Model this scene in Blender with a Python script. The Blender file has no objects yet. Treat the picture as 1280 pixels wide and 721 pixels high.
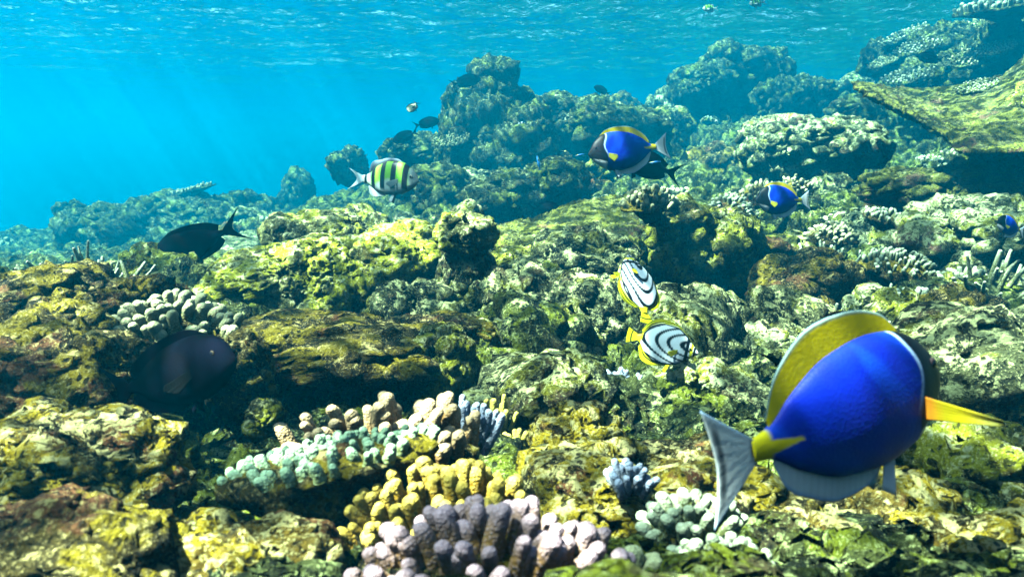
import bpy, math, random
import numpy as np
from mathutils import Vector, Matrix

rng = np.random.default_rng(7)
random.seed(7)
scene = bpy.context.scene
COL = scene.collection

# ------------------------------------------------------------------ camera
F, CX, CY = 914.0, 640.0, 360.5          # focal length and centre in pixels of the 1280-wide photograph
PITCH = math.atan(160.5 / 914.0)
cam_d = bpy.data.cameras.new("camera")
cam = bpy.data.objects.new("camera", cam_d)
COL.objects.link(cam)
cam_d.sensor_width = 36.0
cam_d.lens = 36.0 * F / 1280.0
cam_d.clip_start, cam_d.clip_end = 0.02, 400.0
cam.location = (0, 0, 0)
cam.rotation_euler = (math.radians(90) - PITCH, 0, 0)
cam_d.dof.use_dof = True
cam_d.dof.focus_distance = 2.1
cam_d.dof.aperture_fstop = 9.0
scene.camera = cam

# ------------------------------------------------------------------ light
SUN_EL, SUN_AZ = 60.0, -106.0            # azimuth measured from +Y (away from the camera) towards +X
world = bpy.data.worlds.new("World")
scene.world = world
world.use_nodes = True
wn = world.node_tree
bg = wn.nodes["Background"]
sky = wn.nodes.new("ShaderNodeTexSky")
sky.sky_type = 'NISHITA'
sky.sun_disc = False
sky.sun_elevation = math.radians(SUN_EL)
sky.sun_rotation = math.radians(SUN_AZ)
wn.links.new(sky.outputs[0], bg.inputs[0])
bg.inputs[1].default_value = 0.05
sd = bpy.data.lights.new("sun", 'SUN')
sd.energy = 5.0
sd.angle = math.radians(0.5)
sd.color = (1.0, 0.95, 0.86)
sun = bpy.data.objects.new("sun", sd)
COL.objects.link(sun)
el, az = math.radians(SUN_EL), math.radians(SUN_AZ)
sdir = Vector((math.cos(el) * math.sin(az), math.cos(el) * math.cos(az), math.sin(el)))
sun.rotation_euler = sdir.to_track_quat('Z', 'Y').to_euler()
vs = scene.view_settings
vs.view_transform = 'Standard'
vs.look = 'None'
vs.exposure = 4.08
vs.gamma = 1.0
vs.use_curve_mapping = False
HAZE_DENSITY = 0.138
HAZE_COLOR = (0.0, 0.23, 0.40)
HAZE_ABSORB = (0.05, 0.57, 1.0)
HAZE_G = 0.6
cy = scene.cycles
cy.use_denoising = True
cy.denoiser = 'OPENIMAGEDENOISE'
cy.max_bounces = 6
cy.diffuse_bounces = 0
cy.glossy_bounces = 2
cy.transmission_bounces = 2
cy.volume_bounces = 0
cy.transparent_max_bounces = 8
cy.caustics_reflective = False
cy.caustics_refractive = False
cy.sample_clamp_indirect = 4.0

# ------------------------------------------------------------------ numpy noise
_pr = np.random.default_rng(11)
PERM = np.concatenate([_pr.permutation(256)] * 3).astype(np.int64)
G3 = _pr.normal(size=(256, 3)); G3 /= np.linalg.norm(G3, axis=1)[:, None]
R3 = _pr.random((256, 3))

def perlin(P):
    I = np.floor(P).astype(np.int64); f = P - I
    I &= 255
    w = f * f * f * (f * (f * 6 - 15) + 10)
    out = 0
    for dx in (0, 1):
        a = PERM[I[:, 0] + dx]
        for dy in (0, 1):
            b = PERM[a + I[:, 1] + dy]
            for dz in (0, 1):
                g = G3[PERM[b + I[:, 2] + dz]]
                d = (g[:, 0] * (f[:, 0] - dx) + g[:, 1] * (f[:, 1] - dy) + g[:, 2] * (f[:, 2] - dz))
                out = out + d * (w[:, 0] if dx else 1 - w[:, 0]) * (w[:, 1] if dy else 1 - w[:, 1]) * (w[:, 2] if dz else 1 - w[:, 2])
    return out * 1.5

def fbm(P, octv=4, gain=0.5, lac=2.03):
    a, s, out = 1.0, 1.0, 0
    for k in range(octv):
        out = out + a * perlin(P * s + 17.3 * k)
        a *= gain; s *= lac
    return out

def ridged(P, octv=4, gain=0.5, lac=2.1):
    a, s, out = 1.0, 1.0, 0
    for k in range(octv):
        out = out + a * (1 - 2 * np.abs(perlin(P * s + 9.1 * k)))
        a *= gain; s *= lac
    return out

def worley(P):
    I = np.floor(P).astype(np.int64); f = P - I
    d1 = np.full(len(P), 9.0); d2 = d1.copy()
    for dx in (-1, 0, 1):
        a = PERM[(I[:, 0] + dx) & 255]
        for dy in (-1, 0, 1):
            b = PERM[a + ((I[:, 1] + dy) & 255)]
            for dz in (-1, 0, 1):
                h = PERM[b + ((I[:, 2] + dz) & 255)]
                q = R3[h] + (dx, dy, dz) - f
                d = np.einsum('ij,ij->i', q, q)
                m = d < d1
                d2 = np.where(m, d1, np.minimum(d2, d)); d1 = np.where(m, d, d1)
    return np.sqrt(d1), np.sqrt(d2)

def dome(P):
    f1, _ = worley(P)
    return np.sqrt(np.clip(1 - (f1 / 0.72) ** 2, 0, 1))

def pits(P):
    f1, _ = worley(P)
    t = np.clip((0.42 - f1) / 0.3, 0, 1)
    return t * t * (3 - 2 * t)

def sstep(x, a, b):
    t = np.clip((x - a) / (b - a), 0, 1)
    return t * t * (3 - 2 * t)

# ------------------------------------------------------------------ helpers
FWD = np.array([0, math.cos(PITCH), -math.sin(PITCH)])
UPV = np.array([0, math.sin(PITCH), math.cos(PITCH)])
RGT = np.array([1.0, 0, 0])

def st(D):
    """distances beyond 3 m open up: the back of the reef lies well behind the front"""
    return np.where(D < 3.2, D, 3.2 + (D - 3.2) * 2.3)

def at(px, py, D):
    D = st(D)
    return D * (FWD + (px - CX) / F * RGT - (py - CY) / F * UPV)

def mesh(name, V, Fc, mat=None, parent=None, attr=None, col=None, smooth=True, loc=None):
    """Fc: list of int arrays (n,3) / (n,4). attr: per-vertex float 't'; col: per-vertex rgb 'Col'."""
    V = np.asarray(V, dtype=np.float32)
    if not isinstance(Fc, (list, tuple)): Fc = [Fc]
    Fc = [np.asarray(f, dtype=np.int32) for f in Fc if len(f)]
    me = bpy.data.meshes.new(name)
    me.vertices.add(len(V)); me.vertices.foreach_set('co', V.ravel())
    sizes = np.concatenate([np.full(len(f), f.shape[1], dtype=np.int32) for f in Fc])
    idx = np.concatenate([f.ravel() for f in Fc])
    st = np.concatenate([[0], np.cumsum(sizes)[:-1]]).astype(np.int32)
    me.loops.add(len(idx)); me.loops.foreach_set('vertex_index', idx)
    me.polygons.add(len(sizes)); me.polygons.foreach_set('loop_start', st)
    me.polygons.foreach_set('loop_total', sizes)
    me.polygons.foreach_set('use_smooth', np.full(len(sizes), smooth, dtype=bool))
    me.update(calc_edges=True)
    me.validate()
    if attr is not None:
        a = me.attributes.new('t', 'FLOAT', 'POINT'); a.data.foreach_set('value', np.asarray(attr, dtype=np.float32))
    if col is not None:
        c = np.ones((len(V), 4), dtype=np.float32); c[:, :3] = col
        a = me.attributes.new('Col', 'FLOAT_COLOR', 'POINT'); a.data.foreach_set('color', c.ravel())
    if mat: me.materials.append(mat)
    o = bpy.data.objects.new(name, me)
    COL.objects.link(o)
    if parent: o.parent = parent
    if loc is not None: o.location = [float(v) for v in loc]
    return o

def empty(name, loc, rot=None):
    o = bpy.data.objects.new(name, None)
    o.empty_display_size = 0.05
    COL.objects.link(o)
    o.location = [float(v) for v in loc]
    if rot is not None: o.rotation_euler = rot
    return o

def tag(o, label, cat, group=None):
    o['label'] = label; o['category'] = cat
    if group: o['group'] = group
    return o

def grid_faces(n, m, wrap=False):
    """n rows x m columns"""
    i = np.arange(n - 1)[:, None]; j = np.arange(m if wrap else m - 1)[None, :]
    j2 = (j + 1) % m
    a = i * m + j; b = i * m + j2; c = (i + 1) * m + j2; d = (i + 1) * m + j
    return np.stack([a, b, c, d], -1).reshape(-1, 4)

def vnormals_grid(P):
    du = np.gradient(P, axis=0); dv = np.gradient(P, axis=1)
    n = np.cross(dv, du)
    n /= np.linalg.norm(n, axis=2)[..., None] + 1e-12
    return n

def vnormals(V, T):
    fn = np.cross(V[T[:, 1]] - V[T[:, 0]], V[T[:, 2]] - V[T[:, 0]])
    n = np.zeros_like(V)
    for k in range(3): 
        for ax in range(3):
            n[:, ax] += np.bincount(T[:, k], fn[:, ax], minlength=len(V))
    return n / (np.linalg.norm(n, axis=1)[:, None] + 1e-12)

_ico = {}
def ico(sub):
    if sub not in _ico:
        import bmesh
        bm = bmesh.new(); bmesh.ops.create_icosphere(bm, subdivisions=sub, radius=1.0)
        V = np.array([v.co[:] for v in bm.verts]); T = np.array([[v.index for v in f.verts] for f in bm.faces])
        bm.free(); _ico[sub] = (V, T)
    return _ico[sub]

def pchip(xs, ys, x):
    xs = np.asarray(xs, float); ys = np.asarray(ys, float); x = np.asarray(x, float)
    h = np.diff(xs); d = np.diff(ys) / h
    m = np.zeros_like(xs)
    m[0], m[-1] = d[0], d[-1]
    for k in range(1, len(xs) - 1):
        m[k] = 0 if d[k - 1] * d[k] <= 0 else 2 * d[k - 1] * d[k] / (d[k - 1] + d[k])
    k = np.clip(np.searchsorted(xs, x) - 1, 0, len(h) - 1)
    t = (x - xs[k]) / h[k]
    return ((1 + 2 * t) * (1 - t) ** 2 * ys[k] + t * (1 - t) ** 2 * h[k] * m[k] + t * t * (3 - 2 * t) * ys[k + 1] + t * t * (t - 1) * h[k] * m[k + 1])

# ------------------------------------------------------------------ materials
class NT:
    def __init__(s, name):
        s.m = bpy.data.materials.new(name); s.m.use_nodes = True
        s.t = s.m.node_tree; s.t.nodes.clear()
        s.out = s.t.nodes.new("ShaderNodeOutputMaterial")
    def n(s, kind, **kw):
        nd = s.t.nodes.new("ShaderNode" + kind)
        for k, v in kw.items(): setattr(nd, k, v)
        return nd
    def l(s, a, b): s.t.links.new(a, b)
    def math(s, op, a, b=None, c=None, clamp=False):
        nd = s.n("Math", operation=op, use_clamp=clamp)
        for k, v in enumerate((a, b, c)):
            if v is None: continue
            if isinstance(v, (int, float)): nd.inputs[k].default_value = v
            else: s.l(v, nd.inputs[k])
        return nd.outputs[0]
    def ramp(s, v, a, b, lo=0.0, hi=1.0):
        nd = s.n("MapRange", interpolation_type='SMOOTHSTEP')
        s.l(v, nd.inputs[0])
        for k, x in zip((1, 2, 3, 4), (a, b, lo, hi)): nd.inputs[k].default_value = x
        return nd.outputs[0]
    def mix(s, f, a, b):
        nd = s.n("Mix", data_type='RGBA')
        if isinstance(f, (int, float)): nd.inputs[0].default_value = f
        else: s.l(f, nd.inputs[0])
        for k, v in ((6, a), (7, b)):
            if isinstance(v, tuple): nd.inputs[k].default_value = (*v, 1)
            else: s.l(v, nd.inputs[k])
        return nd.outputs[2]
    def noise(s, co, scale, detail=4, rough=0.55):
        nd = s.n("TexNoise"); s.l(co, nd.inputs['Vector'])
        nd.inputs['Scale'].default_value = scale; nd.inputs['Detail'].default_value = detail
        nd.inputs['Roughness'].default_value = rough
        return nd.outputs[0]
    def vor(s, co, scale, feature='F1'):
        nd = s.n("TexVoronoi", feature=feature); s.l(co, nd.inputs['Vector']); nd.inputs['Scale'].default_value = scale
        return nd.outputs['Distance']
    def coords(s):
        tc = s.n("TexCoord"); oi = s.n("ObjectInfo")
        ad = s.n("VectorMath", operation='ADD')
        mu = s.math('MULTIPLY', oi.outputs['Random'], 31.0)
        s.l(tc.outputs['Object'], ad.inputs[0]); s.l(mu, ad.inputs[1])
        return ad.outputs[0]

def reef_mat(name, dark, mid, algae, pale, algae_amt=0.5, pale_amt=0.5, scale=1.0, warm=(0.16, 0.07, 0.05), bump=1.0):
    """turf and crusts on reef rock: sharp edged patches of several sizes, pale flecks and small holes with their shade put into the colour"""
    k = NT(name); co = k.coords()
    wob = k.n("TexNoise"); k.l(co, wob.inputs['Vector']); wob.inputs['Scale'].default_value = 9 * scale; wob.inputs['Detail'].default_value = 4
    ad = k.n("VectorMath", operation='MULTIPLY_ADD'); k.l(wob.outputs['Color'], ad.inputs[0]); ad.inputs[1].default_value = (0.06 / scale,) * 3; k.l(co, ad.inputs[2])
    cw = ad.outputs[0]
    med = k.noise(cw, 13 * scale, 8, 0.68); alg = k.noise(cw, 7.5 * scale, 7, 0.66); fine = k.noise(cw, 62 * scale, 6, 0.72)
    grit = k.noise(co, 190 * scale, 3, 0.7); warmn = k.noise(cw, 5.1 * scale, 6, 0.62); flk = k.noise(cw, 27 * scale, 7, 0.72)
    cell = k.vor(cw, 52 * scale); cell2 = k.vor(cw, 120 * scale)
    geo = k.n("NewGeometry"); sep = k.n("SeparateXYZ"); k.l(geo.outputs['Normal'], sep.inputs[0])
    up = k.math('MULTIPLY', sep.outputs[2], 0.05)
    c = k.mix(k.ramp(med, 0.45, 0.55), dark, mid)
    c = k.mix(k.ramp(warmn, 0.55, 0.61, 0, 0.85), c, warm)
    a0 = 0.60 - 0.14 * algae_amt
    c = k.mix(k.ramp(k.math('ADD', alg, up), a0, a0 + 0.06, 0, 0.95), c, algae)
    p0 = 0.635 - 0.13 * pale_amt
    c = k.mix(k.ramp(k.math('ADD', k.math('ADD', k.math('MULTIPLY', flk, 0.6), k.math('MULTIPLY', fine, 0.4)), up), p0, p0 + 0.05), c, pale)
    c = k.mix(k.ramp(grit, 0.54, 0.66, 0, 0.5), c, tuple(min(0.7, 1.3 * x + 0.03) for x in pale))
    c = k.mix(k.ramp(fine, 0.45, 0.37, 0, 0.9), c, tuple(0.4 * x for x in dark))
    hole = k.math('MULTIPLY', k.ramp(cell, 0.34, 0.22), k.ramp(med, 0.60, 0.48))
    c = k.mix(k.math('MULTIPLY', hole, 0.9), c, tuple(0.4 * x for x in dark))  # shade inside the holes painted into the colour; the bump sinks there too
    b = k.n("BsdfPrincipled"); k.l(c, b.inputs['Base Color']); b.inputs['Roughness'].default_value = 0.9
    b.inputs['Specular IOR Level'].default_value = 0.12
    h = k.math('ADD', k.math('ADD', fine, k.math('MULTIPLY', grit, 0.4)), k.math('ADD', k.math('MULTIPLY', hole, -0.5), k.math('MULTIPLY', cell2, -0.25)))
    bp = k.n("Bump"); bp.inputs['Strength'].default_value = 1.0; bp.inputs['Distance'].default_value = 0.035 * bump / scale
    k.l(h, bp.inputs['Height']); k.l(bp.outputs[0], b.inputs['Normal'])
    k.l(b.outputs[0], k.out.inputs[0])
    return k.m

def coral_mat(name, base, tip, lo=0.35, hi=0.95, speck=0.16, bscale=330.0):
    k = NT(name); co = k.coords()
    at_ = k.n("Attribute", attribute_name='t')
    nz = k.noise(co, 30, 5); cell = k.vor(co, bscale)
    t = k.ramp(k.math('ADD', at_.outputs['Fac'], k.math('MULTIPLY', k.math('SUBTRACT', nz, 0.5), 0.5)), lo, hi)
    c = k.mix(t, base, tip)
    c = k.mix(k.ramp(cell, 0.55, 0.25, 0, speck * 3), c, tuple(min(1, x * 1.25 + 0.05) for x in tip))
    b = k.n("BsdfPrincipled"); k.l(c, b.inputs['Base Color']); b.inputs['Roughness'].default_value = 0.7
    b.inputs['Specular IOR Level'].default_value = 0.25
    b.inputs['Subsurface Weight'].default_value = 0.0
    bp = k.n("Bump"); bp.inputs['Strength'].default_value = 0.8; bp.inputs['Distance'].default_value = 0.0016
    bp.invert = True
    k.l(cell, bp.inputs['Height']); k.l(bp.outputs[0], b.inputs['Normal'])
    k.l(b.outputs[0], k.out.inputs[0])
    return k.m

def fish_mat(name, rough=0.5, transl=0.0, bump=0.00035, cells=320.0, spec=0.14):
    k = NT(name)
    at_ = k.n("Attribute", attribute_name='Col'); tc = k.n("TexCoord")
    nz = k.noise(tc.outputs['Object'], 18, 5); 
    c = k.mix(k.ramp(nz, 0.35, 0.7, 0.0, 0.10 if transl else 0.25), at_.outputs['Color'], (0.01, 0.01, 0.03))
    b = k.n("BsdfPrincipled"); k.l(c, b.inputs['Base Color']); b.inputs['Roughness'].default_value = rough
    b.inputs['Specular IOR Level'].default_value = spec
    cell = k.vor(tc.outputs['Object'], cells)
    bp = k.n("Bump"); bp.inputs['Strength'].default_value = 0.5; bp.inputs['Distance'].default_value = bump
    k.l(cell, bp.inputs['Height']); k.l(bp.outputs[0], b.inputs['Normal'])
    sh = b.outputs[0]
    if transl:
        tr = k.n("BsdfTranslucent"); k.l(c, tr.inputs[0])
        mx = k.n("MixShader"); mx.inputs[0].default_value = transl
        k.l(sh, mx.inputs[1]); k.l(tr.outputs[0], mx.inputs[2]); sh = mx.outputs[0]
    k.l(sh, k.out.inputs[0])
    return k.m

PALE = (0.47, 0.51, 0.24)
M = {}
M['seabed'] = reef_mat("reef_ground", (0.010, 0.016, 0.008), (0.070, 0.085, 0.022), (0.14, 0.17, 0.008), (0.38, 0.45, 0.18), 0.6, 0.5, warm=(0.065, 0.05, 0.02))
M['green'] = reef_mat("algae_rock", (0.016, 0.02, 0.006), (0.11, 0.12, 0.018), (0.25, 0.26, 0.010), (0.52, 0.54, 0.28), 0.9, 0.6, warm=(0.11, 0.085, 0.015))
M['mossy'] = reef_mat("mossy_boulder", (0.05, 0.055, 0.02), (0.18, 0.19, 0.06), (0.28, 0.29, 0.010), (0.50, 0.53, 0.28), 0.95, 0.6, warm=(0.16, 0.13, 0.03), bump=0.4, scale=0.75)
M['grey'] = reef_mat("pale_rock", (0.013, 0.017, 0.010), (0.085, 0.095, 0.04), (0.14, 0.145, 0.012), PALE, 0.45, 0.8, warm=(0.085, 0.06, 0.03))
M['white'] = reef_mat("bleached_rock", (0.035, 0.042, 0.016), (0.17, 0.19, 0.07), (0.24, 0.26, 0.015), (0.48, 0.53, 0.28), 0.6, 1.0)
M['brown'] = reef_mat("brown_rock", (0.010, 0.008, 0.003), (0.05, 0.037, 0.007), (0.20, 0.155, 0.005), (0.45, 0.38, 0.15), 0.5, 0.45, 1.3, (0.15, 0.06, 0.025))
M['yellow'] = reef_mat("yellow_rock", (0.018, 0.013, 0.003), (0.15, 0.10, 0.012), (0.34, 0.25, 0.007), (0.58, 0.51, 0.22), 0.85, 0.75, 1.3, (0.20, 0.075, 0.03))
M['turf'] = reef_mat("turf_slab", (0.03, 0.034, 0.010), (0.11, 0.12, 0.03), (0.17, 0.18, 0.018), (0.30, 0.32, 0.15), 0.7, 0.4, 1.4)
M['far'] = reef_mat("far_rock", (0.012, 0.017, 0.010), (0.075, 0.09, 0.03), (0.12, 0.15, 0.010), (0.34, 0.40, 0.20), 0.55, 0.5, 0.8, warm=(0.06, 0.05, 0.025))
C = {}
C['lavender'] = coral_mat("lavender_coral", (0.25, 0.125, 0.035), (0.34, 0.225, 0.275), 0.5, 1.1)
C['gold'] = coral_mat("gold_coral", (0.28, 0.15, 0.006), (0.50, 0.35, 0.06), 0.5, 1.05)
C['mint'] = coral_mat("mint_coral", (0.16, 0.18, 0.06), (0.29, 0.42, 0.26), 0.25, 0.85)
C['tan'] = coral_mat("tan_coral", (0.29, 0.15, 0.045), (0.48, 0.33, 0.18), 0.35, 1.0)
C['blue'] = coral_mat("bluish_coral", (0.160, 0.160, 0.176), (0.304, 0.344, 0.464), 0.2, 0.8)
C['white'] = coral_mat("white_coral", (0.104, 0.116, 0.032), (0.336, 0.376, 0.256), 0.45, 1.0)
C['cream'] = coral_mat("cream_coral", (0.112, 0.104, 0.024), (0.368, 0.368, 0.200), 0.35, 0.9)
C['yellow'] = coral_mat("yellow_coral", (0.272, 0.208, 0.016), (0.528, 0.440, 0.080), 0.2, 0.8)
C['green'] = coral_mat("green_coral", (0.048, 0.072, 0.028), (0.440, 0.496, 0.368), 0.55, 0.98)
FM = {'body': fish_mat("fish_skin"), 'dark': fish_mat("dark_fish_skin", 0.9, spec=0.0), 'darkfin': fish_mat("dark_fish_fin", 0.9, spec=0.0), 'fin': fish_mat("fish_fin", 0.5, 0.25, 0.0002), 'eye': fish_mat("fish_eye", 0.12, 0, 0.0)}

# ------------------------------------------------------------------ water surface
SURF_Z = 2.2
def water_surface():
    def axis(a, b, step, far_a, far_b):
        c = list(np.arange(a, b, step)); s = step
        x = c[-1]
        while x < far_b: s *= 1.12; x += s; c.append(x)
        s = step; x = a; pre = []
        while x > far_a: s *= 1.12; x -= s; pre.append(x)
        return np.array(pre[::-1] + c)
    xs = axis(-9, 9, 0.06, -330, 330); ys = axis(-5, 18, 0.06, -40, 140)
    X, Y = np.meshgrid(xs, ys)
    P = np.stack([X.ravel(), Y.ravel(), np.zeros(X.size)], 1)
    W = np.array([0.75, 1.0, 1.0])
    z = 0.10 * fbm(P * 0.55 * W, 2) + 0.07 * perlin(P * 1.2 * W + 5) + 0.028 * ridged(P * 2.6 * W + 3, 2) + 0.008 * perlin(P * 6.5 + 1)
    fade = 1 - sstep(np.hypot(P[:, 0], P[:, 1]), 18, 40)
    P[:, 2] = SURF_Z + np.clip(z, -0.16, 0.16) * fade
    k = NT("water_surface_mat")
    tc = k.n("TexCoord"); co = tc.outputs['Object']
    wob = k.n("TexNoise"); k.l(co, wob.inputs['Vector']); wob.inputs['Scale'].default_value = 2.6; wob.inputs['Detail'].default_value = 4
    ad = k.n("VectorMath", operation='MULTIPLY_ADD'); k.l(wob.outputs['Color'], ad.inputs[0]); ad.inputs[1].default_value = (0.62, 0.62, 0); k.l(co, ad.inputs[2])
    e1 = k.vor(ad.outputs[0], 4.2, 'DISTANCE_TO_EDGE'); e2 = k.vor(ad.outputs[0], 9.5, 'DISTANCE_TO_EDGE')
    dapple_level = k.noise(co, 0.9, 2)
    cau = k.math('ADD', k.ramp(e1, 0.0, 0.08, 0.85, 0), k.ramp(e2, 0.0, 0.095, 0.75, 0))
    cau = k.math('MULTIPLY', cau, k.ramp(dapple_level, 0.35, 0.65, 0.6, 1.2))
    cau = k.math('ADD', cau, k.ramp(dapple_level, 0.35, 0.65, 0.01, 0.07), clamp=True)
    tcol = k.mix(cau, (0.03, 0.045, 0.045), (0.90, 1.0, 0.90))  # caustic light net painted into the see-through tint, so sunlight falls in dapples
    tr = k.n("BsdfTransparent"); k.l(tcol, tr.inputs[0])
    gl = k.n("BsdfGlossy"); gl.inputs['Roughness'].default_value = 0.06; gl.inputs[0].default_value = (0.08, 0.52, 0.86, 1)
    bp = k.n("Bump"); bp.inputs['Strength'].default_value = 0.8; bp.inputs['Distance'].default_value = 0.09
    k.l(k.noise(co, 3.4, 5, 0.6), bp.inputs['Height'])
    k.l(bp.outputs[0], gl.inputs['Normal'])
    fr = k.n("Fresnel"); fr.inputs['IOR'].default_value = 1.15; k.l(bp.outputs[0], fr.inputs['Normal'])
    mx = k.n("MixShader"); k.l(fr.outputs[0], mx.inputs[0]); k.l(tr.outputs[0], mx.inputs[1]); k.l(gl.outputs[0], mx.inputs[2])
    k.l(mx.outputs[0], k.out.inputs[0])
    o = mesh("water_surface", P, grid_faces(len(ys), len(xs)), k.m)
    o['kind'] = 'structure'
water_surface()

# ------------------------------------------------------------------ seabed sheet
# control points: photograph pixel and distance, interpolated over (px, ln distance)
CP = """
-400 900 .45 0 830 .5 300 800 .5 640 790 .52 900 780 .52 1280 780 .55 1700 800 .55
0 690 .75 300 730 .75 450 700 .8 640 680 .85 850 670 .85 1100 660 .85 1280 650 .85
0 560 1.0 250 590 1.1 450 560 1.2 600 545 1.35 760 535 1.35 900 530 1.3 1100 540 1.3 1280 530 1.3
-300 500 1.2 0 470 1.25 200 480 1.4 400 485 1.6 600 490 1.8 760 470 1.8 900 465 1.8 1100 460 1.8 1280 450 1.8
0 380 1.8 130 395 1.9 300 400 2.2 500 395 2.4 700 390 2.5 900 380 2.5 1100 375 2.5 1280 365 2.4 1600 340 2.4
-300 380 2.6 0 362 3.2 130 368 3.2 300 364 3.2 450 345 3.0 640 340 3.0 900 325 3.1 1100 318 3.1 1280 305 3.1
0 345 4.6 130 340 4.6 290 328 4.8 430 285 4.3 560 280 4.2 700 280 4.0 900 270 3.9 1100 255 3.9 1280 235 3.8 1600 200 3.6
0 325 6.2 120 312 6.2 220 300 6.0 330 298 6.4 410 262 5.4 560 232 5.2 700 225 5.2 850 215 5.2 1000 205 5.2 1140 228 4.5 1150 222 4.9 1280 120 4.8 1600 40 4.8
440 250 6.6 520 215 6.3 620 195 6.2 750 180 6.3 900 170 6.3 1050 165 6.3 1190 95 5.8 1280 45 5.6 1600 20 5.6
-300 350 8 0 330 8 200 318 8 400 290 8 500 235 7.6 600 195 7.6 700 165 7.6 850 135 7.7 930 105 7.6 1000 125 7.6 1130 105 7.2 1280 78 7.0
-300 350 14 0 345 14 300 325 14 520 280 13 650 240 13 800 180 12 930 130 11 1100 118 10.5 1280 118 10.5 1600 118 10
-400 310 40 200 300 40 640 285 40 1000 260 40 1300 240 40 1700 240 40
-400 260 110 400 255 110 900 250 110 1700 245 110
"""
cp = np.array(CP.split(), float).reshape(-1, 3)
cp[:, 2] = np.minimum(st(cp[:, 2]), 7 + 1.2 * cp[:, 2])
def _kx(px, D): return np.stack([px / 260.0, np.log(D) * 2.6], -1)
_K = _kx(cp[:, 0], cp[:, 2])
_phi = lambda r: r
_A = _phi(np.linalg.norm(_K[:, None] - _K[None], axis=2))
_n = len(cp)
_S = np.block([[_A + 0.0 * np.eye(_n), np.ones((_n, 1)), _K], [np.ones((1, _n)), np.zeros((1, 3))], [_K.T, np.zeros((2, 3))]])
_w = np.linalg.solve(_S, np.concatenate([cp[:, 1], np.zeros(3)]))
def base_py(px, D):
    q = _kx(px, D); out = _w[_n] + q @ _w[_n + 1:]
    for k in range(_n): out = out + _w[k] * np.hypot(q[..., 0] - _K[k, 0], q[..., 1] - _K[k, 1])
    return out

def build_seabed():
    dense = np.linspace(-140, 1420, 860)
    px = np.concatenate([[-1500, -1000, -700], np.linspace(-520, -145, 40), dense, np.linspace(1425, 1800, 40), [2000, 2300, 2700]])
    D = np.concatenate([np.exp(np.linspace(math.log(0.30), math.log(20), 860)), np.exp(np.linspace(math.log(20.3), math.log(135), 70))])
    PX, DD = np.meshgrid(px, D)
    py = base_py(np.clip(PX, -420, 1720), DD)
    P = DD[..., None] * (FWD + ((PX - CX) / F)[..., None] * RGT - ((py - CY) / F)[..., None] * UPV)
    sh = P.shape; Q = P.reshape(-1, 3); d = DD.ravel()
    big = sstep(d, 0.9, 2.6) * (1 + 0.8 * sstep(d, 4, 10)) * (1 - 0.8 * sstep(d, 20, 40)); near = sstep(d, 0.45, 0.9)
    dirv = np.array([-0.05, -0.35, 1.0]); dirv /= np.linalg.norm(dirv)
    # crags: domes of several sizes set against a warped position
    Wp = Q + 0.10 * np.stack([perlin(Q * 3.1), perlin(Q * 3.1 + 40), perlin(Q * 3.1 + 80)], 1)
    h = big * (0.12 * dome(Wp * 1.9 + 3) + 0.10 * ridged(Q * 1.1, 3))
    msk = sstep(fbm(Q * 1.7 + 20, 2), -0.25, 0.35)
    h += (0.3 + 0.7 * big) * near * 0.085 * dome(Wp * 5.2 + 9) * (0.35 + 0.65 * msk)
    h -= 0.19 * big + 0.03 * near + 0.035
    Q1 = Q + dirv * h[:, None]
    N = vnormals_grid(Q1.reshape(sh)).reshape(-1, 3)
    m2 = sstep(fbm(Q * 3.7 + 60, 2), -0.3, 0.3)
    lim = 1
    h2 = lim * (0.026 * dome(Q1 * 14 + 5) * m2 + 0.058 * ridged(Q1 * 5.5 + 2, 5, 0.62) * (1 - 0.3 * m2) - 0.07 * pits(Q1 * 6 + 31) - 0.035 * pits(Q1 * 13 + 77)) * (0.45 + 0.55 * sstep(d, 0.6, 1.6))
    h2 -= 0.05 * sstep(ridged(Q1 * 3.3 + 7, 2), 0.75, 1.3) * big
    Q2 = Q1 + N * h2[:, None]
    N = vnormals_grid(Q2.reshape(sh)).reshape(-1, 3)
    h3 = 0.012 * dome(Q2 * 38 + 2) * sstep(fbm(Q * 8 + 5, 2), -0.2, 0.4) + 0.013 * ridged(Q2 * 26, 4, 0.65)
    Q3 = Q2 + N * h3[:, None]
    o = mesh("seabed", Q3, grid_faces(sh[0], sh[1]), M['seabed'])
    o['kind'] = 'structure'
    return px, D, Q3.reshape(sh), vnormals_grid(Q3.reshape(sh))
SB_PX, SB_D, SB_P, SB_N = build_seabed()
def ground(px, D):
    D = st(D)
    j = int(np.argmin(np.abs(SB_PX - px))); i = int(np.argmin(np.abs(SB_D - D)))
    return SB_P[i, j].copy()

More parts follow.
